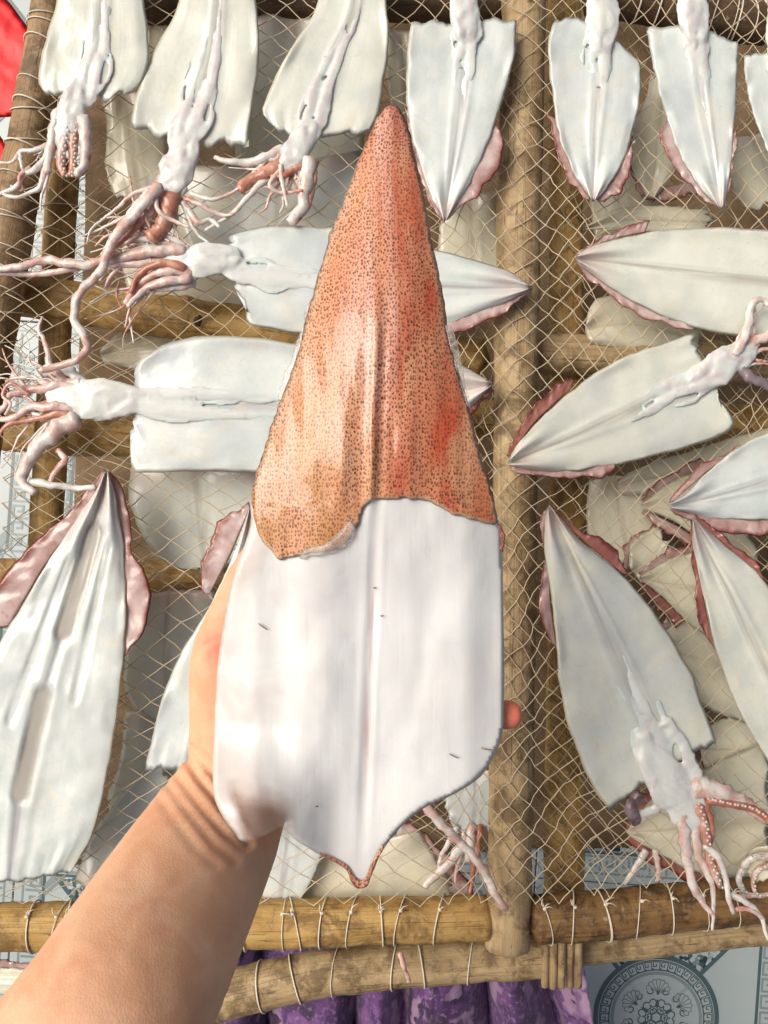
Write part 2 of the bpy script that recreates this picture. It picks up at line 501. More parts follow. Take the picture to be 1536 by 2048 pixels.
# shells and scrolls inside the medallion
for k in range(6):
    a = R(90 + 60 * k)
    def loc(x, y):   # x across, y outward
        return (math.cos(a) * y - math.sin(a) * x, math.sin(a) * y + math.cos(a) * x)
    for sidx in range(-3, 4):
        b = R(sidx * 24)
        tip = (.022 * math.sin(b), .050 + .022 * math.cos(b))
        l0 = (.022 * math.sin(b - .2), .050 + .022 * math.cos(b - .2)); r0 = (.022 * math.sin(b + .2), .050 + .022 * math.cos(b + .2))
        ribbon([loc(0, .048), loc(*l0), loc(tip[0] * 1.12, .050 + (tip[1] - .05) * 1.12), loc(*r0)], .0011, 1, Z3)
    for sg in (1, -1):
        ribbon([loc(sg * (.021 - .006 * (1 - math.cos(q * .9))), .049 - .005 * math.sin(q * .9)) for q in range(6)], .0022, 1, Z3)
        ribbon([loc(sg * (.008 + .007 * math.cos(q * .8)), .027 + .008 * math.sin(q * .8)) for q in range(8)], .0022, 1, Z3)
        ribbon([loc(sg * (.0045 + .004 * math.cos(q * .8)), .012 + .005 * math.sin(q * .8)) for q in range(8)], .002, 1, Z3)
    poly([loc(.003 * math.cos(q * 1.05), .047 + .004 * math.sin(q * 1.05)) for q in range(6)], 1, Z3)
    poly([loc(0, .016), loc(.004, .025), loc(0, .036), loc(-.004, .025)], 1, Z3)
# border of key pattern along the four edges
for e in range(4):
    ca, sa = [(1, 0), (0, 1), (-1, 0), (0, -1)][e]
    def le(x, y): return (ca * x - sa * y, sa * x + ca * y)
    ribbon([le(-h + .02, -h + .018), le(h - .02, -h + .018)], .004, 3, Z1)
    ribbon([le(-h + .062, -h + .058), le(h - .062, -h + .058)], .006, 1, Z1)
    for i in range(12):
        x0 = -.192 + .032 * i
        ribbon([le(x0 + .030 * k[0], -h + .024 + .027 * k[1]) for k in KEY], .0044, 3, Z2)
    poly([le(-h + .060, -h + .072), le(-h + .076, -h + .060), le(-h + .10, -h + .060), le(-h + .060, -h + .10)], 3, Z2)
print_me = bpy.data.meshes.new('printed_pattern')
print_me.from_pydata(pv, [], pf)
for mm in (M['tile'], M['tile_dark'], M['terrazzo'], M['tile_mid']): print_me.materials.append(mm)
print_me.polygons.foreach_set('material_index', pm)
# every face of the print looks up
print_me.update()
bm = bmesh.new(); bm.from_mesh(print_me)
for f in bm.faces:
    if f.normal.z < 0: f.normal_flip()
bm.to_mesh(print_me); bm.free()
tile_me = bpy.data.meshes.new('floor_tile')
tv, tf = slab(-h + .0012, h - .0012, -h + .0012, h - .0012, -.0085, 0, .0012)
tile_me.from_pydata(tv, [], tf); tile_me.materials.append(M['tile'])
tc = P(1312, 2034, TZ)
trot = R(-4)
for i in range(-4, 3):
    for j in range(-1, 6):
        lx, ly = i * TS, j * TS
        x = tc.x + lx * math.cos(trot) - ly * math.sin(trot); y = tc.y + lx * math.sin(trot) + ly * math.cos(trot)
        o = bpy.data.objects.new('floor_tile', tile_me); C.objects.link(o); o.parent = floor
        o.location = (x, y, TZ); o.rotation_euler = (0, 0, trot)
        q = bpy.data.objects.new('printed_pattern', print_me); C.objects.link(q); q.parent = o

# ------------------------------------------------------------------ dark brown sheet spread under the racks
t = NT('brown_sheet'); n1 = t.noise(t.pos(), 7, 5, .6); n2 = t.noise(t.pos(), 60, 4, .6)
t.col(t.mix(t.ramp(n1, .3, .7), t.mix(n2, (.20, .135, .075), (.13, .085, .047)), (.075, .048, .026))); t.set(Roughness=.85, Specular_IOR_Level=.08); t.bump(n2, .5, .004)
V, Fc = [], []
GX, GY = 60, 60
for s_ in (0, 1):
    for j in range(GY):
        for i in range(GX):
            u, v = i / (GX - 1), j / (GY - 1)
            x = 128 + (1 - v) * 60 + u * 1700 + 8 * nz(v * 7, 1); y = -260 + v * (1990 - 60 * u) + 12 * nz(u * 7, 3)
            V.append(P(x, y, -.660 + .007 * fbm(u * 7, v * 7, 4, 3) - .003 * s_))
o_ = GX * GY
for j in range(GY - 1):
    for i in range(GX - 1):
        a = j * GX + i
        Fc.append((a, a + GX, a + GX + 1, a + 1)); Fc.append((o_ + a, o_ + a + 1, o_ + a + GX + 1, o_ + a + GX))
for i in range(GX - 1):
    for a, b in ((i, i + 1), ((GY - 1) * GX + i + 1, (GY - 1) * GX + i)): Fc.append((a, b, b + o_, a + o_))
for j in range(GY - 1):
    for a, b in (((j + 1) * GX, j * GX), (j * GX + GX - 1, (j + 1) * GX + GX - 1)): Fc.append((a, b, b + o_, a + o_))
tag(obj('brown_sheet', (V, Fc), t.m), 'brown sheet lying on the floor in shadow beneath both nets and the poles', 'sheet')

# ------------------------------------------------------------------ poles of the drying rack
def pole(name, label, path, mat, loops=(), n=60, flat=.92, rough=.05, nodes=(), group='poles of the drying racks', loop_r=2.4, slant=8, knots=False):
    """path = (px, py, z, radius px); loops = fractions along the path where cord is wound round the pole."""
    mid = path[len(path) // 2]
    tg = thing(name, label, 'pole', P(*mid[:3]), group)
    pts = resample(path, n)
    rp = []
    for i, p in enumerate(pts):
        r = p[3]
        for q in nodes: r += 3.5 * math.exp(-((i / (n - 1) - q) / .008) ** 2)
        rp.append((p[0] + 2.5 * nz(i * .16, mid[0]), p[1] + 2.5 * nz(i * .16, mid[1] + 9), p[2], r))
    obj('shaft', tube(rp, n * 2, 20, flat, rough, mid[0] * .37, .22), mat, tg)
    for q in loops:
        i = int((q + random.uniform(-.012, .012)) * (n - 2)); p, p2 = pts[i], pts[i + 1]
        tdir = (P(*p2[:3]) - P(*p[:3])).normalized()
        c = P(*p[:3]); s = tdir.cross(Vector((0, 0, 1))).normalized(); up = s.cross(tdir)
        rr = p[3] * (HC - p[2]) / F + .0012
        rad = loop_r * random.uniform(.38, .72) * (HC - p[2]) / F
        tilt = R(random.uniform(-slant, slant) * 2.6)
        V, Fc = [], []
        for a in range(28):
            th = 2 * math.pi * a / 28
            o_ = s * math.cos(th) + up * math.sin(th) * flat
            ctr = c + o_ * rr + tdir * (math.sin(th + .6) * math.tan(tilt) * rr)
            for b in range(5):
                ph = 2 * math.pi * b / 5
                V.append(ctr + o_ * rad * math.cos(ph) + tdir * rad * math.sin(ph))
        for a in range(28):
            for b in range(5):
                Fc.append((a * 5 + b, ((a + 1) % 28) * 5 + b, ((a + 1) % 28) * 5 + (b + 1) % 5, a * 5 + (b + 1) % 5))
        if knots:
            top = c + s * (-rr * .55 if s.y < 0 else rr * .55) + up * rr * .9
            sgn = 1 if (s.y > 0) else -1
            top = c + s * sgn * rr * .8 + up * rr * .75
            tx, ty = to_px(top)
            kd = [blob(tx, ty, top.z + .0012, 4.5, 4, .0022, 20, .3, 3, q * 9, 8, 6)]
            for e in range(random.choice((1, 2, 2, 3))):
                an = random.uniform(-2.6, .3); ln = random.uniform(10, 24)
                kd.append(tube([(tx, ty, top.z + .0015, 1.3), (tx + math.cos(an) * ln * .5, ty + math.sin(an) * ln * .5, top.z + .004, 1.2), (tx + math.cos(an + .4) * ln, ty + math.sin(an + .4) * ln, top.z + .002, .9)], 7, 5))
            kd = join((V, Fc), *kd)
            V, Fc = kd[0], kd[1]
        obj('cord_loop', (V, Fc), M['cord'], tg)
    return tg

pole('wooden_pole', 'long weathered grey-tan upright pole right of the held squid', [(1052, -260, -.027, 44), (1046, 100, -.027, 43), (1032, 700, -.027, 44), (1028, 1200, -.027, 44), (1022, 1600, -.027, 44), (1014, 1892, -.027, 45)], M['pole_grey'], n=90, rough=.07)
pole('bamboo_pole', 'yellow-brown upright pole set lower, just right of the grey-tan pole', [(1128, -200, -.098, 30), (1130, 300, -.098, 33), (1136, 1000, -.098, 36), (1130, 1500, -.098, 40), (1128, 1800, -.098, 41)], M['pole_gold'], n=80, rough=.06)
pole('bamboo_pole', 'brown pole bound with pale cord beside the red sheet', [(122, -140, -.022, 40), (95, 80, -.022, 40), (66, 240, -.022, 40), (40, 370, -.022, 41), (14, 520, -.022, 42), (-4, 620, -.022, 43), (-22, 720, -.022, 43), (-44, 900, -.022, 43), (-90, 1250, -.022, 43)], M['pole_brown'],
     loops=(.14, .165, .2, .245, .275, .28, .315, .34, .38, .39, .43, .445, .47, .5, .53, .56, .6), n=70, nodes=(.34, .62), loop_r=2.6)
pole('bamboo_pole', 'short golden upright bamboo beside the cord-bound pole on the left', [(128, 330, -.075, 31), (118, 480, -.075, 31), (110, 700, -.075, 31), (95, 1010, -.075, 32), (85, 1150, -.075, 32)], M['pole_gold'], n=40, nodes=(.32, .78), loops=(.12, .2))
pole('bamboo_pole', 'tan crossbar with a dark knot hole running left behind the held squid', [(-120, 575, -.066, 41), (60, 592, -.066, 41), (300, 628, -.066, 43), (560, 662, -.066, 42), (960, 716, -.066, 38)], M['pole_gold'], n=60, nodes=(.46,), rough=.08)
pole('bamboo_pole', 'grey-tan crossbar on the right between two upper-right squids', [(1080, 706, -.066, 42), (1250, 716, -.066, 42), (1420, 722, -.066, 42), (1640, 735, -.066, 42)], M['pole_grey'], n=40)
pole('bamboo_pole', 'golden lower crossbar showing at the right beneath the squid with torn end', [(900, 838, -.112, 38), (1200, 842, -.112, 38), (1640, 850, -.112, 38)], M['pole_gold'], n=40)
pole('bamboo_pole', 'short golden crossbar under the tangled squid arms on the left edge', [(10, 862, -.13, 40), (150, 872, -.13, 40), (300, 878, -.13, 38), (420, 885, -.13, 38)], M['pole_gold'], n=30)
pole('bamboo_pole', 'lower golden crossbar under the netting beside the thumb', [(-60, 1150, -.125, 32), (180, 1150, -.125, 32), (640, 1160, -.125, 32), (900, 1165, -.125, 32)], M['pole_gold'], n=30)
pole('bamboo_pole', 'long cord-tied bottom crossbar with twine knots, left of the grey-tan pole', [(-160, 1856, -.03, 44), (60, 1853, -.03, 46), (300, 1852, -.03, 46), (560, 1848, -.03, 46), (800, 1840, -.03, 44), (975, 1836, -.03, 43)], M['pole_gold'],
     loops=(.205, .27, .275, .6, .655, .69, .73, .79, .83, .88, .93), n=60, nodes=(.6,), loop_r=2.6, knots=True)
pole('bamboo_pole', 'cord-tied bottom crossbar coloured as if shaded, under the dangling arms at lower right', [(1072, 1838, -.03, 46), (1200, 1830, -.03, 47), (1400, 1810, -.03, 45), (1660, 1788, -.03, 44)], M['pole_shade_painted'],
     loops=(.04, .14, .22, .235, .36, .47, .58, .68), n=50, loop_r=2.4, knots=True)
pole('bamboo_pole', 'curved tan lowest crossbar above the purple floral cloth', [(300, 2040, -.095, 46), (450, 1992, -.095, 46), (620, 1952, -.095, 44), (800, 1930, -.095, 42), (1000, 1918, -.095, 40), (1110, 1914, -.095, 38)], M['pole_grey'],
     loops=(.3, .38, .5, .62, .7, .82), n=50, loop_r=2.4)
pole('bamboo_pole', 'thin dull crossbar along the floor tile at lower right', [(1120, 1908, -.10, 26), (1300, 1888, -.10, 26), (1480, 1868, -.10, 25), (1680, 1850, -.10, 25)], M['pole_grey'], n=40)
pole('bamboo_pole', 'dark brown cord-wrapped top crossbar at the upper right corner', [(1180, -14, -.035, 40), (1300, 6, -.035, 40), (1430, 34, -.035, 39), (1535, 50, -.035, 38)], M['pole_dark'],
     loops=(.3, .4, .62, .72, .82, .86, .9), n=40, loop_r=2.6)
pole('bamboo_pole', 'dark brown crossbar behind the squids along the top edge', [(280, 6, -.06, 40), (600, 2, -.06, 40), (900, 0, -.06, 40), (1010, 0, -.06, 40)], M['pole_dark'], n=40)

# split end of the lower upright: a flat stub of bamboo with staves
stub = thing('bamboo_stub', 'short split bamboo end with a dark hole beside the floor medallion', 'pole', P(1124, 1930, -.06))
for k in range(5):
    x0 = 1083 + k * 16.6
    zt = -.055 + .002 * ((k * 7) % 3)
    jit = random.uniform(-3, 3)
    obj('stave', tube([(x0 + 8, 1868, zt, 7.6), (x0 + 7.5, 1920, zt, 8), (x0 + 7, 1974 + jit, zt, 7.8)], 14, 8, .8, .05, k), M['pole_grey'], stub)
obj('knot_hole', blob(1124, 1925, -.0505, 5, 6, .003, 0, .1), M['pole_dark'], stub)
# dark knot hole on the left crossbar
kh = blob(398, 641, -.0475, 11, 14, .006, 30, .2)
cross = [o for o in C.objects if o.get('label', '').startswith('tan crossbar')][0]
obj('knot_hole', kh, M['pole_dark'], cross)

# ------------------------------------------------------------------ nets
def net(name, label, zbase, ox, oy, ax, ay, squeeze, rpx, mat, xr, yr, seed, matk):
    def warp(qx, qy):
        x = qx if qx < 820 else 820 + (qx - 820) * (1 - (1 - squeeze) * sm(0, 240, qx - 820))
        w = 24
        X = x + w * fbm(qx * .0042, qy * .0042, seed, 2) + 5.5 * nz(qx * .037, qy * .037, seed + 4)
        Y = qy + w * fbm(qx * .0042 + 40, qy * .0042, seed, 2) + 5.5 * nz(qx * .037 + 20, qy * .037, seed + 4)
        Y += .10 * max(0, X - 900)          # the right panel is pulled askew
        return X, Y
    def z_at(x, y): return zbase + .0022 * fbm(x * .006, y * .006, seed + 2, 2)
    V, Fc, KV, KF = [], [], [], []
    def seg(a, b):
        pa, pb = P(a[0], a[1], z_at(*a)), P(b[0], b[1], z_at(*b))
        t = (pb - pa).normalized(); s = t.cross(Vector((0, 0, 1))).normalized(); u = s.cross(t)
        mid = (pa + pb) / 2 - Vector((0, 0, .0012)) + s * random.uniform(-.0012, .0012)
        r = rpx * HC / F * random.uniform(.8, 1.15)
        base = len(V)
        for c in (pa, mid, pb):
            for k in range(4):
                an = math.pi / 2 * k
                V.append(c + s * (r * math.cos(an)) + u * (r * math.sin(an)))
        for i in range(2):
            for k in range(4):
                Fc.append((base + i * 4 + k, base + i * 4 + (k + 1) % 4, base + i * 4 + 4 + (k + 1) % 4, base + i * 4 + 4 + k))
    def knot(a):
        c = P(a[0], a[1], z_at(*a)); r = rpx * HC / F * random.uniform(1.5, 2.1); b = len(KV)
        for d in ((1, 0, 0), (-1, 0, 0), (0, 1, 0), (0, -1, 0), (0, 0, 1), (0, 0, -1)):
            KV.append(c + Vector(d) * r * random.uniform(.8, 1.2))
        for f in ((0, 2, 4), (2, 1, 4), (1, 3, 4), (3, 0, 4), (2, 0, 5), (1, 2, 5), (3, 1, 5), (0, 3, 5)):
            KF.append(tuple(b + i for i in f))
    def inside(p):
        lim = 78 - .235 * p[1] if p[1] < 700 else -60
        return xr[0] < p[0] < xr[1] and yr[0] < p[1] < yr[1] - (max(0, p[0] - 1000) * .11) and p[0] > lim + 40
    for i in range(-70, 90):
        for j in range(-70, 90):
            q = warp(ox + (i + j) * ax, oy + (i - j) * ay)
            if not inside(q): continue
            knot(q)
            for di, dj in ((1, 0), (0, 1)):
                q2 = warp(ox + (i + di + j + dj) * ax, oy + (i + di - j - dj) * ay)
                if inside(q2) and random.random() > .012: seg(q, q2)
    tg = thing(name, label, 'net', P(768, 1024, zbase))
    obj('twine_mesh', (V, Fc), mat, tg, kind='stuff')
    obj('knots', (KV, KF), matk, tg, smooth=False, kind='stuff')
net('drying_net', 'upper tan diamond-mesh net stretched over the poles with squids lying on it', -.0035, 768, 1024, 33, 23, .66, 1.05, M['net'], (-80, 1660), (-120, 1822), 3.0, M['knot'])
net('drying_net', 'lower net seen through the upper one, under the dull squids', -.074, 750, 1010, 31, 22, .7, .95, M['net'], (-60, 1660), (-120, 1800), 11.0, M['knot'])

# ------------------------------------------------------------------ squids laid out to dry
def seg_d(x, y, a, b):
    dx, dy = b[0] - a[0], b[1] - a[1]; t_ = max(0, min(1, ((x - a[0]) * dx + (y - a[1]) * dy) / (dx * dx + dy * dy)))
    return math.hypot(a[0] + dx * t_ - x, a[1] + dy * t_ - y)

def mantle_z(z0, seed, groove=1.0, tipv=.32, valley=1.0, slits=()):
    def f(u, v, x, y):
        w = abs(u)
        z = z0 + .003
        z += .0020 * fbm(x * .010, y * .010, seed, 3)
        z -= groove * .0026 * math.exp(-(u / .05) ** 2) * sm(0, .1, v)
        z += groove * .0022 * math.exp(-((w - .13) / .06) ** 2) * sm(.08, .3, v)
        tip = 1 - sm(.05, tipv, v)
        z += valley * .007 * tip * (sm(.12, .55, w) - .75 * sm(.6, 1, w))
        for a, b, wd, dp in slits:
            q = seg_d(x, y, a, b)
            if q < wd * 3: z += -dp * sm(wd * 1.25, wd * .55, q) + dp * .18 * math.exp(-((q - wd * 1.6) / (wd * .6)) ** 2)
        z += .0062 * sm(.78, 1, w) * fbm(v * 6 + seed, u, seed, 3)
        z += .002 * sm(.85, 1, v) * fbm(u * 5, v * 3, seed + 3)
        return z if z > z0 + .0022 else z0 + .0022 - .0010 * (1 - math.exp(-(z0 + .0022 - z) / .001))
    return f

SQ = 0
def squid(label, L, Mi, Rr, z=.003, mat='mantle', fins=(), head=None, arms=(), bands=True, group='squids laid on the upper net to dry', endjit=16, N=44, K=26, valley=1.0, groove=1.0, loc=None, thick=.0019, slits=()):
    global SQ
    SQ += 1
    sd_ = SQ * 3.7
    rs = random.Random(SQ * 17)
    c = loc or Mi[len(Mi) // 2]
    tg = thing('squid', label, 'squid', P(c[0], c[1], z), group)
    mname = M[mat]
    mo_ = obj('mantle', sheet(L, Mi, Rr, mantle_z(z, sd_, groove, .34, valley, slits), N, K, thick, endjit, 3.0, sd_), mname, tg)
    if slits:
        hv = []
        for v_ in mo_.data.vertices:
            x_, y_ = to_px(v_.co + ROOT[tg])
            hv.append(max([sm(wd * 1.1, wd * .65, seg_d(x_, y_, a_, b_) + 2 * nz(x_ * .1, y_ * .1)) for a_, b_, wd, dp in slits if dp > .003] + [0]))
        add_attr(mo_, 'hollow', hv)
    for f in fins:
        inner, outer = f[0], f[1]
        fm = f[2] if len(f) > 2 else 'fin'
        zz = f[3] if len(f) > 3 else z
        obj('fin', strip(inner, outer, zz + .0012, zz + .0022, 46, 8, .0008, .0030, 8, sd_ + len(outer), 22), M[fm], tg)
    if head:
        hx, hy, ang, size = head[:4]
        narm = int((head[4] if len(head) > 4 else 6) * 1.9)
        alen = head[5] if len(head) > 5 else size * 3
        hm = 'head'
        dx, dy = math.cos(R(ang)), math.sin(R(ang))
        parts = [blob(hx, hy, z + .009, size * 1.15, size * .74, .0050, ang, .38, 1.6, sd_),
                 blob(hx - dx * size * .9 - dy * size * .3, hy - dy * size * .9 + dx * size * .3, z + .007, size * .95, size * .36, .0045, ang + 12, .25, 1.8, sd_ + 1),
                 blob(hx - dx * size * .8 + dy * size * .35, hy - dy * size * .8 - dx * size * .35, z + .0075, size * 1.0, size * .32, .0045, ang - 14, .25, 1.8, sd_ + 2),
                 blob(hx + dx * size * .9, hy + dy * size * .9, z + .0075, size * .8, size * .55, .0055, ang, .35, 1.8, sd_ + 4)]
        if bands:
            m0, l0, r0_ = resample(Mi, 20), resample(L, 20), resample(Rr, 20)
            for k, (off, st) in enumerate(((-.12, 9), (.10, 7), (-.02, 12), (.21, 12), (-.24, 13))):
                path = []
                for i in range(st, 20, 2):
                    e = r0_[i] if off > 0 else l0[i]
                    q_ = abs(off) * (1 + .5 * rs.uniform(-1, 1))
                    path.append((m0[i][0] + (e[0] - m0[i][0]) * q_, m0[i][1] + (e[1] - m0[i][1]) * q_, z + .0022 + .0055 * (i - st) / (20 - st), 4 + (i - st) * size * .020))
                path.append((hx - dx * size * .4 - dy * off * size * 2, hy - dy * size * .4 + dx * off * size * 2, z + .008, size * .30))
                parts.append(tube(path, 30, 10, .24, .45, sd_ + k, .25))
        for a in arms:
            if len(a) > 3 and a[3] == 'head':
                pts, r0, r1 = a[0], a[1], a[2]
                parts.append(tube([(p[0] + 4 * nz(i, sd_), p[1], z + .004 + .5 * (a[4] if len(a) > 4 else 0), .8 * (r0 + (r1 - r0) * i / (len(pts) - 1))) for i, p in enumerate(pts)], 34, 10, .5, .4, sd_ + pts[0][0], .3, .3))
        hd = obj('head', melt(join(*parts), .0016, 6), M[hm], tg)
        for k in range(narm):
            q = (k + .5) / narm - .5
            a = ang + q * 70 + rs.uniform(-9, 9)
            ln = alen * rs.uniform(.5, 1.15)
            bx, by = hx + dx * size * .9 - dy * q * size * 1.3, hy + dy * size * .9 + dx * q * size * 1.3
            cur = rs.uniform(-38, 38)
            fat = rs.choice((.05, .07, .09, .12, .16))
            path = [(bx - dx * size * .5, by - dy * size * .5, z + .008, size * fat * 1.2)]
            x, y = bx, by
            for i in range(7):
                path.append((x, y, z + .005 + rs.uniform(0, .004), size * fat * (1 - .12 * i)))
                aa = R(a + cur * i * .4 + rs.uniform(-22, 22))
                x += math.cos(aa) * ln / 6; y += math.sin(aa) * ln / 6
            obj('arm', tube(path, 34, 8, .7, .34, sd_ + k * 3, .7, .5), M[rs.choice(['arm', 'arm', 'arm_pink'])], tg)
    for a in arms:
        pts, r0, r1 = a[0], a[1], a[2]
        am = a[3] if len(a) > 3 else 'arm'
        zo = a[4] if len(a) > 4 else 0.0
        if am == 'head' and head: continue
        n = len(pts)
        path = [(p[0] + 3 * nz(i * 1.7, sd_), p[1] + 3 * nz(i * 1.7, sd_ + 5), z + zo + .006 + (.003 if i % 2 else 0), .86 * (r0 + (r1 - r0) * i / (n - 1))) for i, p in enumerate(pts)]
        length = sum(math.hypot(p[0] - q[0], p[1] - q[1]) for p, q in zip(pts, pts[1:]))
        m = max(20, int(length / 6))
        o = obj('arm' if length < 230 else 'tentacle', tube(path, m, 10, .72, .38, sd_ + pts[0][0], .5, .35), M[am], tg)
        if len(a) > 5:   # rows of suckers on the arm
            sk = []
            rp = resample(path, int(length / 7))
            for i, p in enumerate(rp):
                sk.append(blob(p[0] + (a[5] if i % 2 else a[5] * .3), p[1], p[2] + p[3] * .42e-3, 3.0, 3.0, .0012, 0, .1, 1, 0, 7, 4))
            obj('suckers', join(*sk), M['arm'], o)
    return tg

# --- upper row
squid('pale squid hanging into the top left corner beside the cord-bound pole, arms bunched below',
      [(185, -340), (135, -200), (122, -60), (108, 20), (92, 75), (80, 125), (78, 160), (92, 184)],
      [(190, -342), (200, -200), (205, -60), (204, 30), (196, 100), (184, 150), (170, 200)],
      [(195, -340), (255, -200), (280, -60), (290, 20), (298, 75), (296, 130), (282, 165), (258, 186)],
      z=.012, mat='mantle_cream', head=(140, 236, 103, 40, 4, 70),
      arms=[([(120, 220), (108, 260), (98, 310), (94, 345)], 15, 9), ([(135, 240), (128, 290), (122, 330), (128, 352)], 12, 8, 'arm_pink', .002, 5),
            ([(150, 240), (148, 285), (146, 330), (140, 352)], 12, 8, 'arm_red', .001, 4), ([(165, 235), (172, 280), (168, 325), (152, 350)], 15, 10, 'arm', .004),
            ([(172, 270), (176, 305), (170, 335), (150, 354)], 9, 7, 'arm_red', .001),
            ([(96, 290), (70, 300), (40, 305), (20, 325), (-20, 322)], 7, 3), ([(92, 315), (70, 340), (45, 350), (30, 375), (5, 385), (-20, 400)], 9, 4),
            ([(90, 330), (84, 370), (60, 385), (30, 395), (0, 385)], 8, 3), ([(40, 306), (44, 330), (52, 348)], 5, 3), ([(98, 345), (92, 370), (82, 395), (80, 425)], 5, 2),
            ([(60, 335), (40, 355), (45, 380), (20, 372)], 6, 3, 'arm_pink')])
squid('large pale squid second from the left in the top row, trailing a long twisted tentacle',
      [(425, -330), (380, -180), (372, -60), (352, 20), (322, 75), (295, 125), (272, 185), (262, 235), (262, 262)],
      [(432, -332), (440, -180), (440, -60), (436, 20), (428, 100), (408, 180), (385, 240), (368, 285)],
      [(440, -330), (490, -180), (505, -60), (512, 10), (518, 60), (518, 120), (510, 190), (500, 250), (497, 294)],
      z=.008, mat='mantle_cream', head=(352, 345, 115, 46, 10, 170),
      arms=[([(320, 370), (285, 410), (258, 440), (235, 470), (215, 510), (200, 545), (175, 570), (152, 600), (150, 640), (168, 672), (172, 700), (150, 720), (110, 735), (80, 742)], 13, 8, 'arm', .014),
            ([(300, 380), (262, 430), (232, 470), (205, 510)], 12, 6, 'arm', .004), ([(330, 385), (300, 425), (262, 465), (225, 500), (205, 520)], 10, 4, 'arm_pink', .006),
            ([(345, 390), (332, 430), (318, 462), (300, 476)], 22, 17, 'arm_red', .004), ([(360, 395), (400, 410), (440, 430), (470, 428)], 8, 4, 'arm_pink'),
            ([(310, 390), (318, 425), (345, 440), (380, 455)], 6, 4, 'arm_pink', .012), ([(295, 395), (290, 430), (300, 455)], 5, 3, 'arm_pink', .008),
            ([(380, 385), (420, 400), (455, 390), (480, 375)], 6, 3, 'arm'), ([(365, 400), (395, 445), (420, 440), (440, 455)], 8, 4, 'arm')])
squid('pale squid third from the left in the top row, just left of the speckled tip',
      [(700, -330), (660, -180), (648, -60), (630, 20), (596, 75), (562, 130), (538, 185), (524, 225), (545, 256)],
      [(712, -332), (716, -180), (716, -60), (708, 20), (676, 95), (650, 160), (628, 220), (612, 282)],
      [(722, -330), (765, -180), (770, -60), (773, 10), (778, 60), (775, 120), (765, 190), (754, 236), (738, 262)],
      z=.006, mat='mantle_cream', head=(592, 300, 122, 38, 7, 120),
      arms=[([(570, 300), (530, 315), (495, 325), (455, 322), (430, 315)], 13, 5), ([(575, 325), (535, 345), (500, 360), (480, 380)], 17, 13, 'arm_red'), ([(620, 320), (612, 370), (605, 410), (582, 445)], 19, 12, 'arm', .003),
            ([(632, 320), (626, 370), (615, 412), (585, 446)], 8, 6, 'arm_red', .001), ([(560, 340), (540, 370), (560, 385), (605, 380)], 6, 4, 'arm_pink', .006), ([(540, 350), (490, 400), (460, 430), (410, 460)], 8, 4),
            ([(560, 330), (566, 370), (574, 412)], 6, 4, 'arm', .006), ([(600, 330), (570, 350), (540, 352)], 9, 6, 'arm_red', .004)])
squid('white squid hanging tip down immediately right of the speckled tip',
      [(888, 442), (862, 390), (838, 325), (818, 250), (812, 170), (814, 100), (822, 44)],
      [(889, 446), (902, 350), (916, 260), (926, 190), (932, 120), (936, 42)],
      [(891, 442), (922, 398), (952, 340), (984, 265), (1008, 190), (1030, 110), (1034, 38)],
      z=.010, fins=[([(892, 436), (925, 380), (960, 310), (985, 245)], [(892, 442), (944, 400), (998, 330), (1006, 280), (992, 248)], 'fin_pale'), ([(885, 436), (850, 350), (822, 230)], [(884, 443), (842, 360), (808, 212)], 'fin_pale')],
      head=(930, 10, 270, 42, 3, 90), endjit=8)
squid('white squid hanging tip down just right of the grey-tan pole in the top row',
      [(1183, 401), (1142, 335), (1115, 260), (1103, 185), (1096, 105), (1102, 55), (1112, 36)],
      [(1186, 404), (1188, 330), (1190, 260), (1198, 180), (1202, 110), (1205, 40)],
      [(1190, 402), (1222, 362), (1256, 300), (1276, 220), (1282, 140), (1276, 122), (1242, 98)],
      z=.009, fins=[([(1180, 396), (1140, 325), (1110, 235)], [(1178, 402), (1122, 335), (1092, 228)], 'fin'), ([(1192, 398), (1235, 345), (1268, 280)], [(1196, 404), (1252, 370), (1272, 280)], 'fin')],
      head=(1205, 25, 268, 44, 4, 80), endjit=10)
squid('white squid hanging tip down below the cord-wrapped crossbar at upper right',
      [(1437, 416), (1388, 358), (1352, 290), (1325, 210), (1304, 120), (1292, 54)],
      [(1443, 420), (1428, 320), (1412, 230), (1400, 150), (1392, 50)],
      [(1447, 416), (1462, 330), (1468, 260), (1474, 180), (1476, 84)],
      z=.012, fins=[([(1432, 408), (1385, 348), (1338, 245)], [(1436, 416), (1376, 372), (1338, 318), (1320, 275), (1334, 240)], 'fin_pale'), ([(1448, 412), (1462, 320), (1466, 265)], [(1452, 414), (1470, 310), (1474, 262)], 'fin')],
      head=(1385, 18, 262, 42, 4, 80), endjit=8)
squid('white squid cut off by the right edge below the cord-wrapped crossbar',
      [(1572, 410), (1536, 305), (1508, 235), (1492, 170), (1487, 112)],
      [(1576, 412), (1572, 300), (1565, 200), (1560, 100)],
      [(1580, 410), (1620, 300), (1640, 200), (1640, 100)], z=.009, head=(1562, 50, 270, 42, 4, 70), endjit=8)
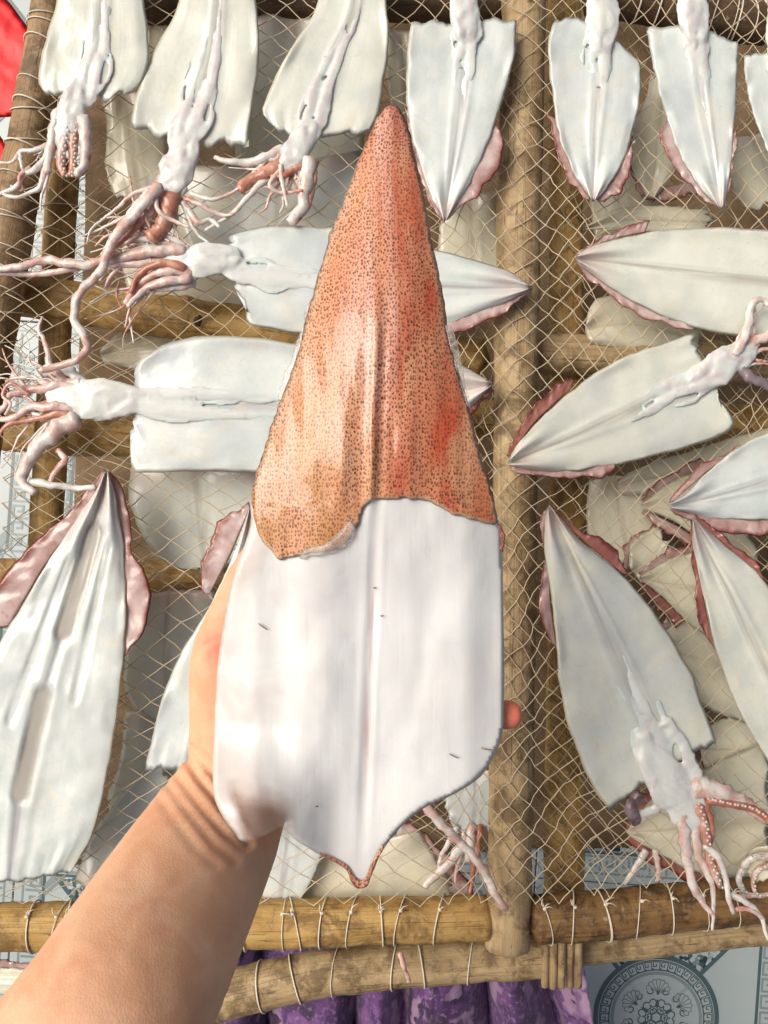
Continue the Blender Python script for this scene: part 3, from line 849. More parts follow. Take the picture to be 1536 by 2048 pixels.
# --- middle rows
squid('pale squid lying crosswise behind the speckled part, its tip pointing right',
      [(1062, 571), (1010, 540), (950, 520), (870, 498), (760, 470), (650, 455), (530, 453), (452, 470)],
      [(1066, 574), (960, 576), (860, 572), (740, 566), (640, 560), (540, 552), (460, 540)],
      [(1062, 577), (1010, 604), (950, 628), (890, 650), (780, 662), (620, 668), (540, 656), (492, 642), (484, 592)],
      z=.006, fins=[([(1060, 574), (1000, 604), (900, 642), (840, 650)], [(1066, 578), (1008, 622), (910, 664), (840, 668)], 'fin_pale')],
      head=(400, 520, 174, 46, 12, 190),
      arms=[([(370, 500), (300, 505), (230, 520), (160, 528), (90, 520), (40, 534), (-20, 540)], 14, 8, 'arm', .004), ([(330, 520), (260, 530), (190, 528), (120, 540), (50, 548), (-20, 545)], 10, 6, 'arm_pink'),
            ([(385, 545), (330, 545), (285, 565), (250, 605)], 14, 7, 'arm_pink', .003), ([(380, 555), (330, 565), (290, 580), (256, 612)], 12, 6, 'arm', .006), ([(370, 535), (320, 528), (280, 550), (262, 585)], 11, 5, 'arm_red', .007),
            ([(390, 565), (340, 578), (300, 578)], 10, 6, 'arm'), ([(360, 500), (300, 480), (240, 490), (205, 515)], 9, 4), ([(370, 490), (320, 470), (270, 470), (220, 500)], 8, 4, 'arm'), ([(350, 515), (290, 512), (230, 545), (210, 575)], 8, 3, 'arm_pink'),
            ([(240, 560), (232, 590), (245, 615)], 3, 2, 'arm_red'), ([(330, 500), (270, 500), (215, 540), (200, 560)], 7, 3, 'arm')])
squid('broad white squid on the left under the crossbar, tangled arms reaching the left edge',
      [(984, 764), (900, 720), (800, 700), (700, 690), (600, 688), (520, 676), (420, 672), (340, 684), (285, 712), (264, 728)],
      [(986, 768), (880, 790), (760, 800), (640, 806), (500, 808), (400, 808), (270, 800)],
      [(984, 772), (900, 850), (800, 905), (700, 932), (600, 944), (500, 945), (400, 944), (290, 945), (266, 936), (264, 868)],
      z=.009, fins=[([(980, 768), (930, 800), (880, 840)], [(985, 772), (948, 830), (890, 862)], 'fin_dark')],
      head=(185, 800, 180, 58, 11, 170), endjit=10,
      arms=[([(150, 770), (100, 775), (60, 780), (20, 790), (10, 815), (-15, 830)], 12, 6, 'arm_pink'), ([(150, 810), (100, 815), (60, 815), (30, 835), (0, 840)], 12, 6, 'arm_pink', .003),
            ([(150, 830), (110, 830), (60, 840), (15, 850), (0, 870)], 8, 4, 'arm_red', .004), ([(150, 835), (110, 862), (75, 895), (52, 930), (42, 962), (70, 985)], 22, 9, 'arm', .005), ([(130, 860), (90, 890), (64, 925), (48, 960)], 9, 6, 'arm_pink', .001),
            ([(60, 965), (100, 970), (150, 975), (190, 975)], 10, 6, 'arm', .001), ([(115, 900), (128, 920), (108, 945), (100, 970)], 8, 6, 'arm_pink'), ([(150, 740), (100, 745), (60, 760), (10, 775)], 13, 5, 'head'),
            ([(60, 790), (20, 770), (5, 790), (22, 808), (10, 830)], 5, 3, 'arm_pink', .006), ([(170, 770), (140, 745), (100, 735), (75, 745)], 16, 8, 'head', .004)])
squid('cream squid at the right with its broad tip pointing left below the mesh',
      [(1152, 511), (1195, 490), (1280, 468), (1380, 456), (1480, 456), (1650, 470)],
      [(1150, 516), (1250, 528), (1350, 540), (1480, 556), (1650, 575)],
      [(1153, 521), (1200, 562), (1250, 594), (1320, 630), (1390, 656), (1470, 672), (1650, 690)],
      z=.005, mat='mantle_cream', fins=[([(1155, 520), (1210, 566), (1300, 618), (1390, 652)], [(1156, 528), (1205, 582), (1290, 636), (1345, 652), (1392, 660)], 'fin_pale'), ([(1156, 510), (1220, 480), (1290, 465)], [(1158, 504), (1225, 462), (1300, 440)], 'fin')],
      groove=.7)
squid('cream squid with red-edged tip at the grey-tan pole and torn end to the right',
      [(1018, 920), (1034, 890), (1065, 855), (1120, 802), (1190, 746), (1280, 702), (1384, 670)],
      [(1016, 926), (1080, 900), (1150, 872), (1240, 832), (1320, 795), (1420, 745)],
      [(1020, 931), (1060, 940), (1110, 944), (1230, 930), (1340, 905), (1420, 880), (1468, 850), (1436, 798)],
      z=.013, mat='mantle_cream', fins=[([(1022, 914), (1066, 850), (1140, 780)], [(1014, 912), (1036, 860), (1072, 806), (1110, 770), (1150, 758)], 'fin_dark'), ([(1025, 932), (1110, 940), (1230, 926)], [(1022, 940), (1060, 950), (1130, 956), (1200, 956), (1232, 932)], 'fin')],
      head=(1450, 730, 330, 44, 5, 100), valley=1.3,
      arms=[([(1470, 710), (1488, 670), (1500, 630), (1505, 605), (1525, 602), (1545, 615)], 12, 6, 'arm', .006), ([(1480, 735), (1510, 760), (1560, 780)], 14, 10, 'eye'), ([(1470, 700), (1510, 680), (1570, 660)], 13, 10, 'arm_pink')])
squid('small white squid with red frilled edges entering from the right edge',
      [(1342, 1006), (1372, 985), (1410, 950), (1475, 896), (1560, 855), (1680, 820)],
      [(1338, 1012), (1400, 1000), (1480, 980), (1560, 960), (1680, 940)],
      [(1342, 1017), (1380, 1028), (1440, 1038), (1540, 1040), (1680, 1040)],
      z=.009, fins=[([(1345, 1004), (1410, 948), (1485, 892)], [(1336, 1006), (1372, 958), (1405, 925), (1445, 912), (1475, 890)], 'fin'), ([(1346, 1018), (1440, 1036), (1560, 1038)], [(1338, 1020), (1390, 1046), (1440, 1064), (1520, 1072), (1570, 1050)], 'fin')], valley=1.3)
# --- lower rows
squid('big glossy squid at the lower left with two long slits and brown-red fins',
      [(209, 943), (180, 1000), (140, 1058), (95, 1125), (40, 1220), (-5, 1290), (-60, 1420), (-90, 1560), (-90, 1700), (-60, 1770)],
      [(213, 940), (192, 1030), (165, 1130), (130, 1250), (95, 1370), (62, 1480), (40, 1600), (20, 1765)],
      [(217, 943), (232, 1000), (243, 1065), (250, 1140), (252, 1240), (242, 1370), (226, 1480), (206, 1590), (180, 1680), (140, 1745)],
      z=.016, mat='mantle', fins=[([(216, 950), (240, 1060), (248, 1180), (246, 1310)], [(214, 932), (246, 985), (262, 1050), (264, 1105), (288, 1140), (304, 1200), (288, 1262), (248, 1316)], 'fin'),
            ([(212, 950), (170, 1030), (100, 1120), (20, 1255)], [(210, 936), (150, 1010), (110, 1050), (40, 1110), (-10, 1170), (-60, 1260)], 'fin')],
      valley=1.4, groove=.5, endjit=10, N=110, K=64, thick=.004, slits=[((190, 1064), (128, 1266), 20, .0042), ((86, 1390), (40, 1590), 19, .0042), ((216, 1090), (150, 1400), 9, .0014), ((140, 1120), (20, 1440), 10, .0013)])
squid('pale squid half hidden by the thumb, its brown-edged fin beside the skin flap',
      [(499, 1012), (470, 1100), (420, 1210), (360, 1310), (320, 1410), (302, 1480), (290, 1540)],
      [(502, 1010), (470, 1200), (420, 1380), (372, 1548)],
      [(506, 1012), (520, 1200), (510, 1380), (470, 1560)],
      z=.010, fins=[([(500, 1014), (462, 1110), (418, 1190)], [(498, 1003), (446, 1040), (408, 1100), (398, 1150), (406, 1186)], 'fin_pale')], bands=False,
      head=(352, 1600, 110, 34, 4, 80))
squid('cream squid at lower right with tip up and arms dangling over the bottom pole',
      [(1094, 1016), (1088, 1055), (1090, 1110), (1104, 1200), (1112, 1290), (1120, 1380), (1142, 1470), (1176, 1555), (1222, 1622)],
      [(1098, 1010), (1140, 1100), (1186, 1200), (1228, 1290), (1268, 1380), (1300, 1460), (1335, 1545)],
      [(1103, 1014), (1118, 1032), (1160, 1080), (1235, 1140), (1282, 1195), (1332, 1260), (1380, 1340), (1408, 1420), (1430, 1482)],
      z=.013, mat='mantle_cream', fins=[([(1094, 1020), (1100, 1180), (1112, 1290)], [(1086, 1022), (1078, 1080), (1086, 1130), (1078, 1210), (1086, 1250), (1114, 1302)], 'fin'), ([(1106, 1016), (1170, 1085), (1250, 1150)], [(1104, 1004), (1140, 1040), (1190, 1075), (1228, 1102), (1256, 1150)], 'fin_dark')],
      head=(1345, 1580, 58, 58, 0), valley=1.3,
      arms=[([(1360, 1610), (1368, 1660), (1376, 1720), (1384, 1770), (1400, 1800), (1424, 1828)], 17, 5), ([(1380, 1620), (1392, 1670), (1402, 1720), (1420, 1760), (1426, 1800), (1424, 1860)], 14, 3), ([(1395, 1610), (1412, 1660), (1418, 1710), (1430, 1755), (1438, 1775)], 13, 6, 'arm_pink', .003, 6),
            ([(1405, 1600), (1424, 1650), (1420, 1700), (1440, 1740)], 10, 5, 'arm_red', .001), ([(1410, 1690), (1440, 1720), (1452, 1760), (1456, 1800), (1466, 1826)], 9, 5, 'arm', .004), ([(1455, 1790), (1490, 1800), (1520, 1830), (1534, 1880)], 8, 4),
            ([(1460, 1822), (1500, 1818), (1530, 1840)], 6, 4, 'arm_pink'), ([(1385, 1575), (1440, 1580), (1490, 1608), (1560, 1650)], 26, 12, 'arm', .002), ([(1415, 1600), (1460, 1606), (1510, 1620), (1570, 1665)], 11, 8, 'arm_red', .006, 3), ([(1350, 1560), (1385, 1580), (1410, 1612)], 12, 9, 'head', .012),
            ([(1320, 1560), (1345, 1610), (1365, 1650)], 17, 12, 'head', .010), ([(1285, 1470), (1318, 1540), (1352, 1590)], 15, 14, 'head', .007), ([(1330, 1440), (1370, 1500), (1396, 1560)], 17, 18, 'head', .006), ([(1276, 1590), (1262, 1620), (1275, 1645)], 17, 14, 'eye', .0), ([(1258, 1630), (1300, 1622), (1330, 1600)], 12, 14, 'head', .002)])
squid('cream squid at the right edge with dark red frilled tip pointing up',
      [(1384, 1040), (1386, 1090), (1402, 1170), (1420, 1250), (1442, 1330), (1482, 1430), (1536, 1522), (1580, 1590)],
      [(1387, 1034), (1420, 1110), (1462, 1190), (1510, 1290), (1560, 1390), (1620, 1500)],
      [(1391, 1038), (1410, 1056), (1450, 1090), (1510, 1140), (1570, 1230), (1640, 1400)],
      z=.010, mat='mantle_cream', fins=[([(1386, 1044), (1405, 1180), (1424, 1280)], [(1380, 1038), (1386, 1130), (1392, 1200), (1404, 1260), (1430, 1300)], 'fin_dark'), ([(1392, 1040), (1450, 1090), (1530, 1160)], [(1390, 1028), (1430, 1060), (1480, 1098), (1524, 1140), (1530, 1180)], 'fin_dark')], valley=1.3)

# --- squids lying lower, under the net
LOWG = 'dull squids lying under the upper net'
def low(label, L, Mi, Rr, z=-.062, fins=(), **kw):
    kw.setdefault('mat', 'mantle_dull')
    return squid(label, L, Mi, Rr, z=z, fins=[(*f, 'fin') if len(f) == 2 else f for f in fins], group=LOWG, bands=False, N=30, K=16, **kw)
low('dull squid seen through the net between the second and third top-row squids', [(500, 30), (485, 160), (470, 300), (480, 440)], [(590, 25), (600, 200), (605, 440)], [(700, 34), (730, 200), (720, 440)], z=-.060, mat='mantle_cream')
low('dull squid under the net below the top-row arms, left of the speckled skin', [(370, 330), (345, 400), (360, 470), (400, 540)], [(560, 330), (560, 420), (560, 550)], [(720, 300), (740, 400), (720, 550)], z=-.050, mat='mantle_cream')
low('dull squid under the net between the speckled skin and the grey-tan pole', [(880, 395), (880, 450), (872, 520), (868, 580)], [(940, 390), (945, 480), (950, 590)], [(1000, 380), (1012, 480), (1016, 590)], z=-.060, fins=[([(880, 400), (920, 450), (1000, 470)], [(870, 410), (915, 480), (1000, 500)], 'fin_pale')])
low('dull red-finned squid under the net between two white top-row squids', [(1292, 395), (1262, 330), (1262, 260), (1290, 200), (1300, 150)], [(1300, 398), (1310, 330), (1318, 260), (1330, 150)], [(1310, 396), (1345, 350), (1362, 280), (1370, 150)], z=-.058, fins=[([(1290, 390), (1270, 320), (1280, 240)], [(1284, 396), (1255, 320), (1275, 230)]), ([(1290, 392), (1330, 375), (1390, 360)], [(1290, 400), (1340, 402), (1400, 385)])])
low('dull squid under the net at the right edge above the broad cream tip', [(1440, 280), (1458, 340), (1470, 390), (1500, 420)], [(1500, 270), (1530, 330), (1560, 400)], [(1560, 260), (1600, 320), (1640, 380)], z=-.054)
low('dull squid under the net between the yellow-brown pole and two white tips', [(1170, 452), (1230, 420), (1300, 410), (1420, 420)], [(1170, 456), (1260, 440), (1420, 445)], [(1172, 460), (1260, 462), (1420, 470)], z=-.058)
low('grey dull squid under the net above the right crossbar', [(1172, 640), (1190, 600), (1240, 590), (1300, 600), (1400, 640)], [(1170, 660), (1260, 650), (1400, 680)], [(1180, 690), (1270, 700), (1400, 720)], z=-.050)
low('dull squid under the net below the squid with torn end', [(1235, 960), (1290, 930), (1370, 905), (1480, 870), (1560, 850)], [(1232, 975), (1340, 950), (1560, 920)], [(1240, 990), (1340, 990), (1440, 985), (1560, 975)], z=-.058)
low('dull red-edged squid under the net, tip left, below the frilled right-edge squid', [(1284, 1006), (1330, 970), (1380, 945), (1480, 920)], [(1282, 1012), (1360, 1020), (1480, 1010)], [(1288, 1018), (1360, 1050), (1440, 1110), (1520, 1130)], z=-.050, fins=[([(1290, 1004), (1350, 962), (1420, 930)], [(1280, 1002), (1330, 950), (1400, 915)]), ([(1288, 1020), (1360, 1055), (1440, 1112)], [(1282, 1026), (1350, 1078), (1430, 1140)])])
low('dull folded squid piece with red rim beside the lower right squid tip', [(1255, 1130), (1262, 1090), (1290, 1064), (1318, 1052)], [(1270, 1150), (1300, 1120), (1330, 1080)], [(1290, 1180), (1322, 1150), (1345, 1100)], z=-.060, fins=[([(1255, 1140), (1265, 1090), (1315, 1055)], [(1246, 1135), (1256, 1084), (1312, 1044)])])
low('dull squid pointing left between two lower right upright squids', [(1280, 1152), (1330, 1122), (1400, 1098), (1440, 1090)], [(1278, 1158), (1350, 1170), (1440, 1180)], [(1286, 1164), (1330, 1200), (1380, 1250), (1440, 1290)], z=-.050, fins=[([(1284, 1152), (1340, 1120), (1400, 1100)], [(1276, 1146), (1330, 1106), (1400, 1084)]), ([(1284, 1164), (1330, 1200), (1370, 1240)], [(1276, 1168), (1318, 1216), (1352, 1256)], 'fin_dark')])
low('dull purple-tinged squid under the net low between the two upright right squids', [(1330, 1260), (1370, 1230), (1420, 1220), (1480, 1230)], [(1340, 1300), (1400, 1320), (1480, 1340)], [(1370, 1380), (1420, 1420), (1500, 1450)], z=-.058, fins=[([(1330, 1262), (1370, 1234), (1420, 1225)], [(1320, 1250), (1360, 1215), (1420, 1200)])])
low('brown dull squid under the net beneath the right edge squid', [(1400, 1470), (1440, 1440), (1490, 1430), (1540, 1440)], [(1400, 1500), (1460, 1500), (1540, 1510)], [(1410, 1540), (1450, 1570), (1540, 1580)], z=-.064)
low('dull squid with orange tip under the net behind the dangling arms', [(1256, 1658), (1300, 1600), (1360, 1570), (1440, 1520), (1540, 1480)], [(1252, 1664), (1340, 1660), (1540, 1640)], [(1258, 1672), (1320, 1710), (1400, 1750), (1540, 1770)], z=-.052, fins=[([(1258, 1660), (1290, 1618), (1330, 1590)], [(1250, 1652), (1272, 1605), (1310, 1575)], 'fin_dark'), ([(1258, 1670), (1330, 1715), (1420, 1752)], [(1252, 1680), (1320, 1736), (1420, 1776)], 'fin_dark')],
    arms=[([(1290, 1700), (1270, 1740), (1250, 1770)], 9, 5), ([(1310, 1700), (1318, 1740), (1316, 1770)], 8, 5)])
low('cream dull squid with rounded end under the broad white squid on the left', [(262, 930), (258, 1000), (290, 1080), (340, 1130), (400, 1144)], [(390, 930), (400, 1030), (410, 1146)], [(560, 930), (560, 1040), (470, 1120), (420, 1146)], z=-.045, mat='mantle_cream')
low('cream dull squid under the net right of the brown-red fin', [(262, 1200), (250, 1290), (250, 1380), (290, 1440)], [(340, 1180), (330, 1300), (340, 1440)], [(430, 1180), (430, 1300), (400, 1440)], z=-.060, mat='mantle_cream')
low('bluish dull squid under the net right of the wrist', [(500, 1660), (480, 1730), (470, 1806)], [(580, 1640), (570, 1730), (560, 1810)], [(660, 1640), (640, 1730), (600, 1806)], z=-.045, mat='mantle')
low('pinkish dull squid under the net below the lower white tip', [(640, 1700), (600, 1760), (560, 1830)], [(760, 1680), (740, 1760), (720, 1840)], [(840, 1660), (900, 1760), (930, 1830)], z=-.064, fins=[([(660, 1790), (690, 1785), (710, 1800)], [(640, 1800), (680, 1765), (720, 1805)], 'fin_dark'), ([(790, 1680), (860, 1740), (930, 1830)], [(800, 1640), (890, 1700), (970, 1820)], 'fin_pale')])
low('brown dull squid under the left crossbar beside the twisted tentacle', [(200, 700), (260, 650), (340, 640), (430, 640)], [(200, 710), (300, 690), (440, 680)], [(210, 730), (300, 740), (440, 730)], z=-.115)
low('dull squid under the net behind the squid crosswise, left of its mantle', [(250, 470), (300, 450), (380, 440), (480, 450)], [(240, 520), (340, 530), (490, 540)], [(260, 600), (340, 620), (490, 620)], z=-.058)
low('dull squid under the net at the lower left beside the forearm', [(150, 1760), (190, 1660), (260, 1570), (320, 1500)], [(200, 1800), (250, 1700), (340, 1560)], [(300, 1830), (340, 1740), (400, 1600)], z=-.05, mat='mantle_cream')
low('dull squid under the net in the top row, left of the large pale squid', [(290, -60), (296, 40), (290, 130), (270, 200)], [(330, -60), (340, 60), (320, 210)], [(400, -60), (400, 60), (380, 210)], z=-.07)
low('brownish dull squid under the net below the bunched arms at the upper left', [(200, 190), (215, 260), (210, 330), (230, 400)], [(250, 180), (260, 280), (280, 400)], [(330, 180), (330, 280), (340, 400)], z=-.062)
low('pale dull piece under the net directly above the speckled tip', [(760, 60), (770, 130), (780, 200), (790, 290)], [(800, 60), (808, 150), (815, 290)], [(850, 60), (860, 150), (850, 290)], z=-.055)
low('pink dull squid scrap lying below the bottom crossbar at the left edge', [(-80, 1940), (0, 1935), (60, 1938), (90, 1950)], [(-80, 1960), (0, 1962), (90, 1966)], [(-80, 1985), (0, 1990), (60, 1985), (90, 1975)], z=-.08, fins=[([(-60, 1940), (20, 1936), (80, 1945)], [(-60, 1926), (20, 1920), (84, 1936)])])
low('cream dull squid under the net between the big glossy squid and the wrist', [(250, 1420), (240, 1520), (215, 1600), (230, 1650)], [(330, 1420), (310, 1540), (300, 1650)], [(410, 1420), (400, 1540), (370, 1640)], z=-.066, mat='mantle_cream')
low('tan dull squid under the net beside the yellow-brown pole, under the red-edged tip', [(1178, 960), (1172, 1020), (1180, 1090), (1210, 1140)], [(1230, 950), (1240, 1030), (1260, 1120)], [(1300, 960), (1310, 1030), (1300, 1110)], z=-.07)
low('tan dull squid under the net below the right crossbar, beside the torn end squid', [(1100, 760), (1120, 790), (1150, 780), (1200, 740)], [(1110, 750), (1150, 740), (1200, 720)], [(1120, 735), (1160, 715), (1210, 700)], z=-.10)
low('cream dull squid under the net right of the yellow-brown pole near the top', [(1176, 300), (1180, 400), (1190, 480), (1200, 560)], [(1230, 290), (1240, 420), (1250, 560)], [(1300, 300), (1320, 420), (1310, 560)], z=-.076)
# arms hanging behind the lower right of the held squid
low('squid under the net trailing white arms by the grey-tan pole foot', [(905, 1560), (890, 1600), (900, 1640), (912, 1664)], [(950, 1540), (950, 1600), (945, 1670)], [(1000, 1540), (1000, 1600), (985, 1660)], z=-.05, mat='mantle',
    arms=[([(848, 1608), (885, 1650), (920, 1685), (950, 1720), (975, 1755), (990, 1790), (1008, 1818)], 11, 9, 'arm', .055), ([(915, 1650), (895, 1690), (880, 1720), (878, 1745)], 7, 4), ([(930, 1680), (905, 1720), (870, 1750), (848, 1775)], 14, 7), ([(930, 1660), (925, 1700), (912, 1740), (910, 1765)], 7, 3),
          ([(960, 1650), (955, 1700), (945, 1745), (938, 1790)], 8, 4, 'arm_red'), ([(945, 1650), (940, 1690), (935, 1720)], 13, 8, 'arm'), ([(800, 1905), (806, 1930), (818, 1962)], 7, 5, 'arm_pink')])
low('tangled pale arms with suckers at the lower right edge', [(1530, 1690), (1500, 1700), (1490, 1730), (1500, 1760)], [(1570, 1690), (1560, 1730), (1560, 1760)], [(1600, 1690), (1610, 1730), (1600, 1760)], z=-.02,
    arms=[([(1540, 1710), (1505, 1715), (1488, 1735), (1478, 1760), (1490, 1785)], 10, 6, 'arm', .004, 4), ([(1550, 1725), (1520, 1738), (1508, 1760), (1512, 1788)], 8, 5, 'arm_pink', .002, 3), ([(1480, 1790), (1510, 1792), (1550, 1788)], 7, 6, 'arm_pink', .002, 3), ([(1486, 1735), (1478, 1745), (1484, 1755)], 3, 2)])

# ------------------------------------------------------------------ the large squid held in the hand
SK_L = [(782, 210), (768, 217), (752, 240), (738, 272), (718, 315), (698, 372), (678, 422), (660, 466), (654, 492), (640, 540), (622, 598), (610, 640), (600, 690), (590, 722), (574, 766), (560, 802), (546, 842), (530, 890), (514, 942), (503, 990), (507, 1030), (522, 1078), (560, 1121)]
SK_R = [(788, 210), (800, 217), (812, 240), (822, 275), (838, 348), (850, 400), (861, 465), (872, 520), (885, 580), (893, 640), (898, 672), (910, 716), (924, 764), (938, 812), (950, 862), (964, 920), (976, 955), (986, 990), (994, 1030), (999, 1052)]
SK_M = [(785, 209), (782, 300), (774, 420), (766, 540), (758, 660), (752, 780), (748, 880), (744, 950), (742, 1002)]
def held_z(x, y):
    """Height of the held sheet above the net at pixel x, y."""
    mid = 783 - (y - 210) * .036 if y < 1000 else 754 - (y - 1000) * .043
    z = .338 - .020 * sm(700, 210, y)
    wl = 30 + (y - 210) * .30
    q = min(1.15, abs(x - mid) / max(20, wl))
    z += (.004 + .016 * sm(210, 700, y)) * (1 - q * q) * sm(1240, 880, y)
    z += (.0022 * math.exp(-((x - mid + 14) / 10) ** 2) - .0007 * math.exp(-((x - mid - 4) / 9) ** 2) + .0018 * math.exp(-((x - mid + 70) / 16) ** 2) * sm(760, 880, y)) * sm(560, 700, y) * sm(1060, 960, y)
    if y < 1010:
        rb = .0013 * nz(x * .035, y * .0022, 3) + .0006 * nz(x * .09, y * .004, 6)
        z += .45 * rb * sm(560, 800, y)
    k = sm(960, 1120, y)
    g = lambda c, s, a: a * math.exp(-((x - c) / s) ** 2)
    low = g(640 - (y - 1300) * .02, 70, .0040) + g(880, 90, .0024) + g(540, 50, -.0014) + g(mid, 18, -.0012) + g(mid - 15, 7, .0006) + g(mid + 14, 7, .0007)
    low += g(850 - (y - 1300) * .18, 24, -.0012) * sm(1120, 1220, y) * sm(1500, 1350, y)
    low -= .007 * sm(520, 430, x) * sm(1100, 1250, y)
    low -= .006 * sm(920, 1010, x)
    z += k * low * sm(1790, 1560, y)
    z += .0016 * fbm(x * .008, y * .004, 5.0, 3)
    z += .030 * sm(1440, 1640, y) * sm(680, 500, x)
    return z
held = thing('squid', 'big split squid held in the hand, speckled orange skin above bare white flesh', 'squid', P(760, 1000, .338))
MT_L = [(600, 880), (540, 930), (506, 985), (500, 1010), (502, 1045), (488, 1092), (470, 1142), (455, 1200), (442, 1278), (433, 1350), (428, 1450), (425, 1545), (430, 1600), (450, 1641), (470, 1667), (485, 1684), (520, 1676), (562, 1656), (590, 1679), (640, 1710), (688, 1736), (704, 1764), (716, 1774)]
MT_R = [(900, 880), (940, 930), (976, 985), (992, 1030), (1000, 1052), (1004, 1090), (1006, 1200), (1008, 1300), (1008, 1400), (1004, 1470), (984, 1520), (958, 1556), (905, 1590), (852, 1614), (806, 1650), (766, 1700), (746, 1744), (736, 1768), (726, 1775)]
MT_M = [(752, 880), (748, 1000), (742, 1150), (738, 1300), (732, 1450), (726, 1600), (721, 1776)]

def rows_by_y(L, Mi, Rr, ys):
    """Cut the outlines along level lines so that the grid follows the outline exactly."""
    def xat(pl, y, lo):
        c = []
        for a, b in zip(pl, pl[1:]):
            if (a[1] - y) * (b[1] - y) <= 0 and a[1] != b[1]:
                c.append(a[0] + (b[0] - a[0]) * (y - a[1]) / (b[1] - a[1]))
        return (min(c) if lo else max(c)) if c else None
    return [(xat(L, y, True), xat(Mi, y, True), xat(Rr, y, False), y) for y in ys]

def poly_sheet(outline, mid, step, zfn, thick, uvbox, seed=0):
    """Slab filling a closed outline: a fine grid clipped to the outline and moved to it at the rim."""
    o = [(p[0], p[1]) for p in outline]
    def inside(x, y):
        c = False
        for (x0, y0), (x1, y1) in zip(o, o[1:] + o[:1]):
            if (y0 > y) != (y1 > y) and x < (x1 - x0) * (y - y0) / (y1 - y0) + x0: c = not c
        return c
    def nearest(x, y):
        best = None
        for (x0, y0), (x1, y1) in zip(o, o[1:] + o[:1]):
            dx, dy = x1 - x0, y1 - y0; t = max(0, min(1, ((x - x0) * dx + (y - y0) * dy) / (dx * dx + dy * dy + 1e-9)))
            px, py = x0 + dx * t, y0 + dy * t; d = math.hypot(px - x, py - y)
            if best is None or d < best[0]: best = (d, px, py)
        return best
    xs = [p[0] for p in o]; ys = [p[1] for p in o]
    x0, y0 = min(xs) - step, min(ys) - step
    nx, ny = int((max(xs) - x0) / step) + 3, int((max(ys) - y0) / step) + 3
    ins = {}
    for i in range(nx):
        for j in range(ny):
            ins[i, j] = inside(x0 + i * step, y0 + j * step)
    cells = [(i, j) for i in range(nx - 1) for j in range(ny - 1) if all(ins[i + a, j + b] for a in (0, 1) for b in (0, 1))]
    use = {}
    cnt = {}
    for i, j in cells:
        for a in (0, 1):
            for b in (0, 1): cnt[i + a, j + b] = cnt.get((i + a, j + b), 0) + 1
    V, U, D = [], [], []
    top, bot = {}, {}
    pos = {}
    for k, c in cnt.items():
        x, y = x0 + k[0] * step, y0 + k[1] * step
        if c < 4:
            d, px, py = nearest(x, y)
            x, y = px, py; dist = 0.0
        else:
            dist = nearest(x, y)[0]
        pos[k] = (x, y, dist, c < 4)
    for k, (x, y, dist, rim) in pos.items():
        f = math.sqrt(max(0, 1 - (1 - min(1, dist / (step * 2.2))) ** 2))
        z = zfn(x, y)
        uu = ((x - uvbox[0]) / (uvbox[2] - uvbox[0]), (y - uvbox[1]) / (uvbox[3] - uvbox[1]))
        top[k] = len(V); V.append(P(x, y, z + thick * .5 * f)); U.append(uu); D.append(dist)
        if rim: bot[k] = top[k]
        else: bot[k] = len(V); V.append(P(x, y, z - thick * .5 * f)); U.append(uu); D.append(dist)
    Fc = []
    for i, j in cells:
        q = [(i, j), (i, j + 1), (i + 1, j + 1), (i + 1, j)]
        Fc.append(tuple(top[k] for k in q))
        b = [bot[k] for k in reversed(q)]
        if set(b) != set(top[k] for k in q): Fc.append(tuple(b))
    return (V, Fc, U), D

def dense(pl, n): return [(p[0], p[1]) for p in resample(pl, n)]
mt_out = dense(MT_L, 150) + list(reversed(dense(MT_R, 150)))
mt, mtD = poly_sheet(mt_out, MT_M, 5.0, lambda x, y: held_z(x, y) - .0022, .0022, (420, 880, 1010, 1776))

# white bare flesh
t = NT('held_white_flesh'); p = t.pos(); uv = t.uv(); s = t.sep(uv)
at = t.n('ShaderNodeAttribute', attribute_name='rim'); rim = at.outputs['Fac']
th = t.n('ShaderNodeAttribute', attribute_name='thin').outputs['Fac']
ridge = t.n('ShaderNodeAttribute', attribute_name='ridge').outputs['Fac']
n1 = t.noise(p, 14, 4, .5, .6); n2 = t.noise(t.mapped(uv, (60, 5, 1)), 1.0, 4, .6, .3); n3 = t.noise(p, 32, 4, .55, .8)
c = t.mix(t.ramp(n1, .36, .66), (.755, .76, .725), (.715, .70, .68))
c = t.mix(t.math('MULTIPLY', t.ramp(n3, .55, .75), .30), c, (.60, .59, .64))
bl = t.math('MULTIPLY', t.ramp(s[0], .42, .08), t.ramp(n3, .35, .6))  # beige blotches on the left: the hand's shade through the flesh, painted in
c = t.mix(t.math('MULTIPLY', bl, .55), c, (.62, .545, .50))
c = t.mix(t.math('MULTIPLY', ridge, t.ramp(n2, .3, .6)), c, (.56, .42, .42))
n6 = t.noise(p, 9, 4, .55, 1.0)
c = t.mix(t.math('MULTIPLY', t.ramp(n6, .5, .7), .4), c, (.69, .63, .585))
scr = t.noise(t.mapped(uv, (26, 5, 1)), 1.0, 2, .5, 2.5)
c = t.mix(t.math('MULTIPLY', t.math('LESS_THAN', t.math('ABSOLUTE', t.math('SUBTRACT', scr, .5)), .004), .15), c, (.84, .84, .84))
c = t.mix(t.math('MULTIPLY', rim, .8), c, (.80, .75, .64))
t.col(c)
t.set(Roughness=.34, Subsurface_Weight=.35, Subsurface_Scale=.008, Coat_Weight=.3, Coat_Roughness=.2, Specular_IOR_Level=.45)
t.b.inputs['Subsurface Radius'].default_value = (1, .75, .6)
t.val(t.b.inputs['Alpha'], t.math('SUBTRACT', 1.0, t.math('MULTIPLY', th, .93)))
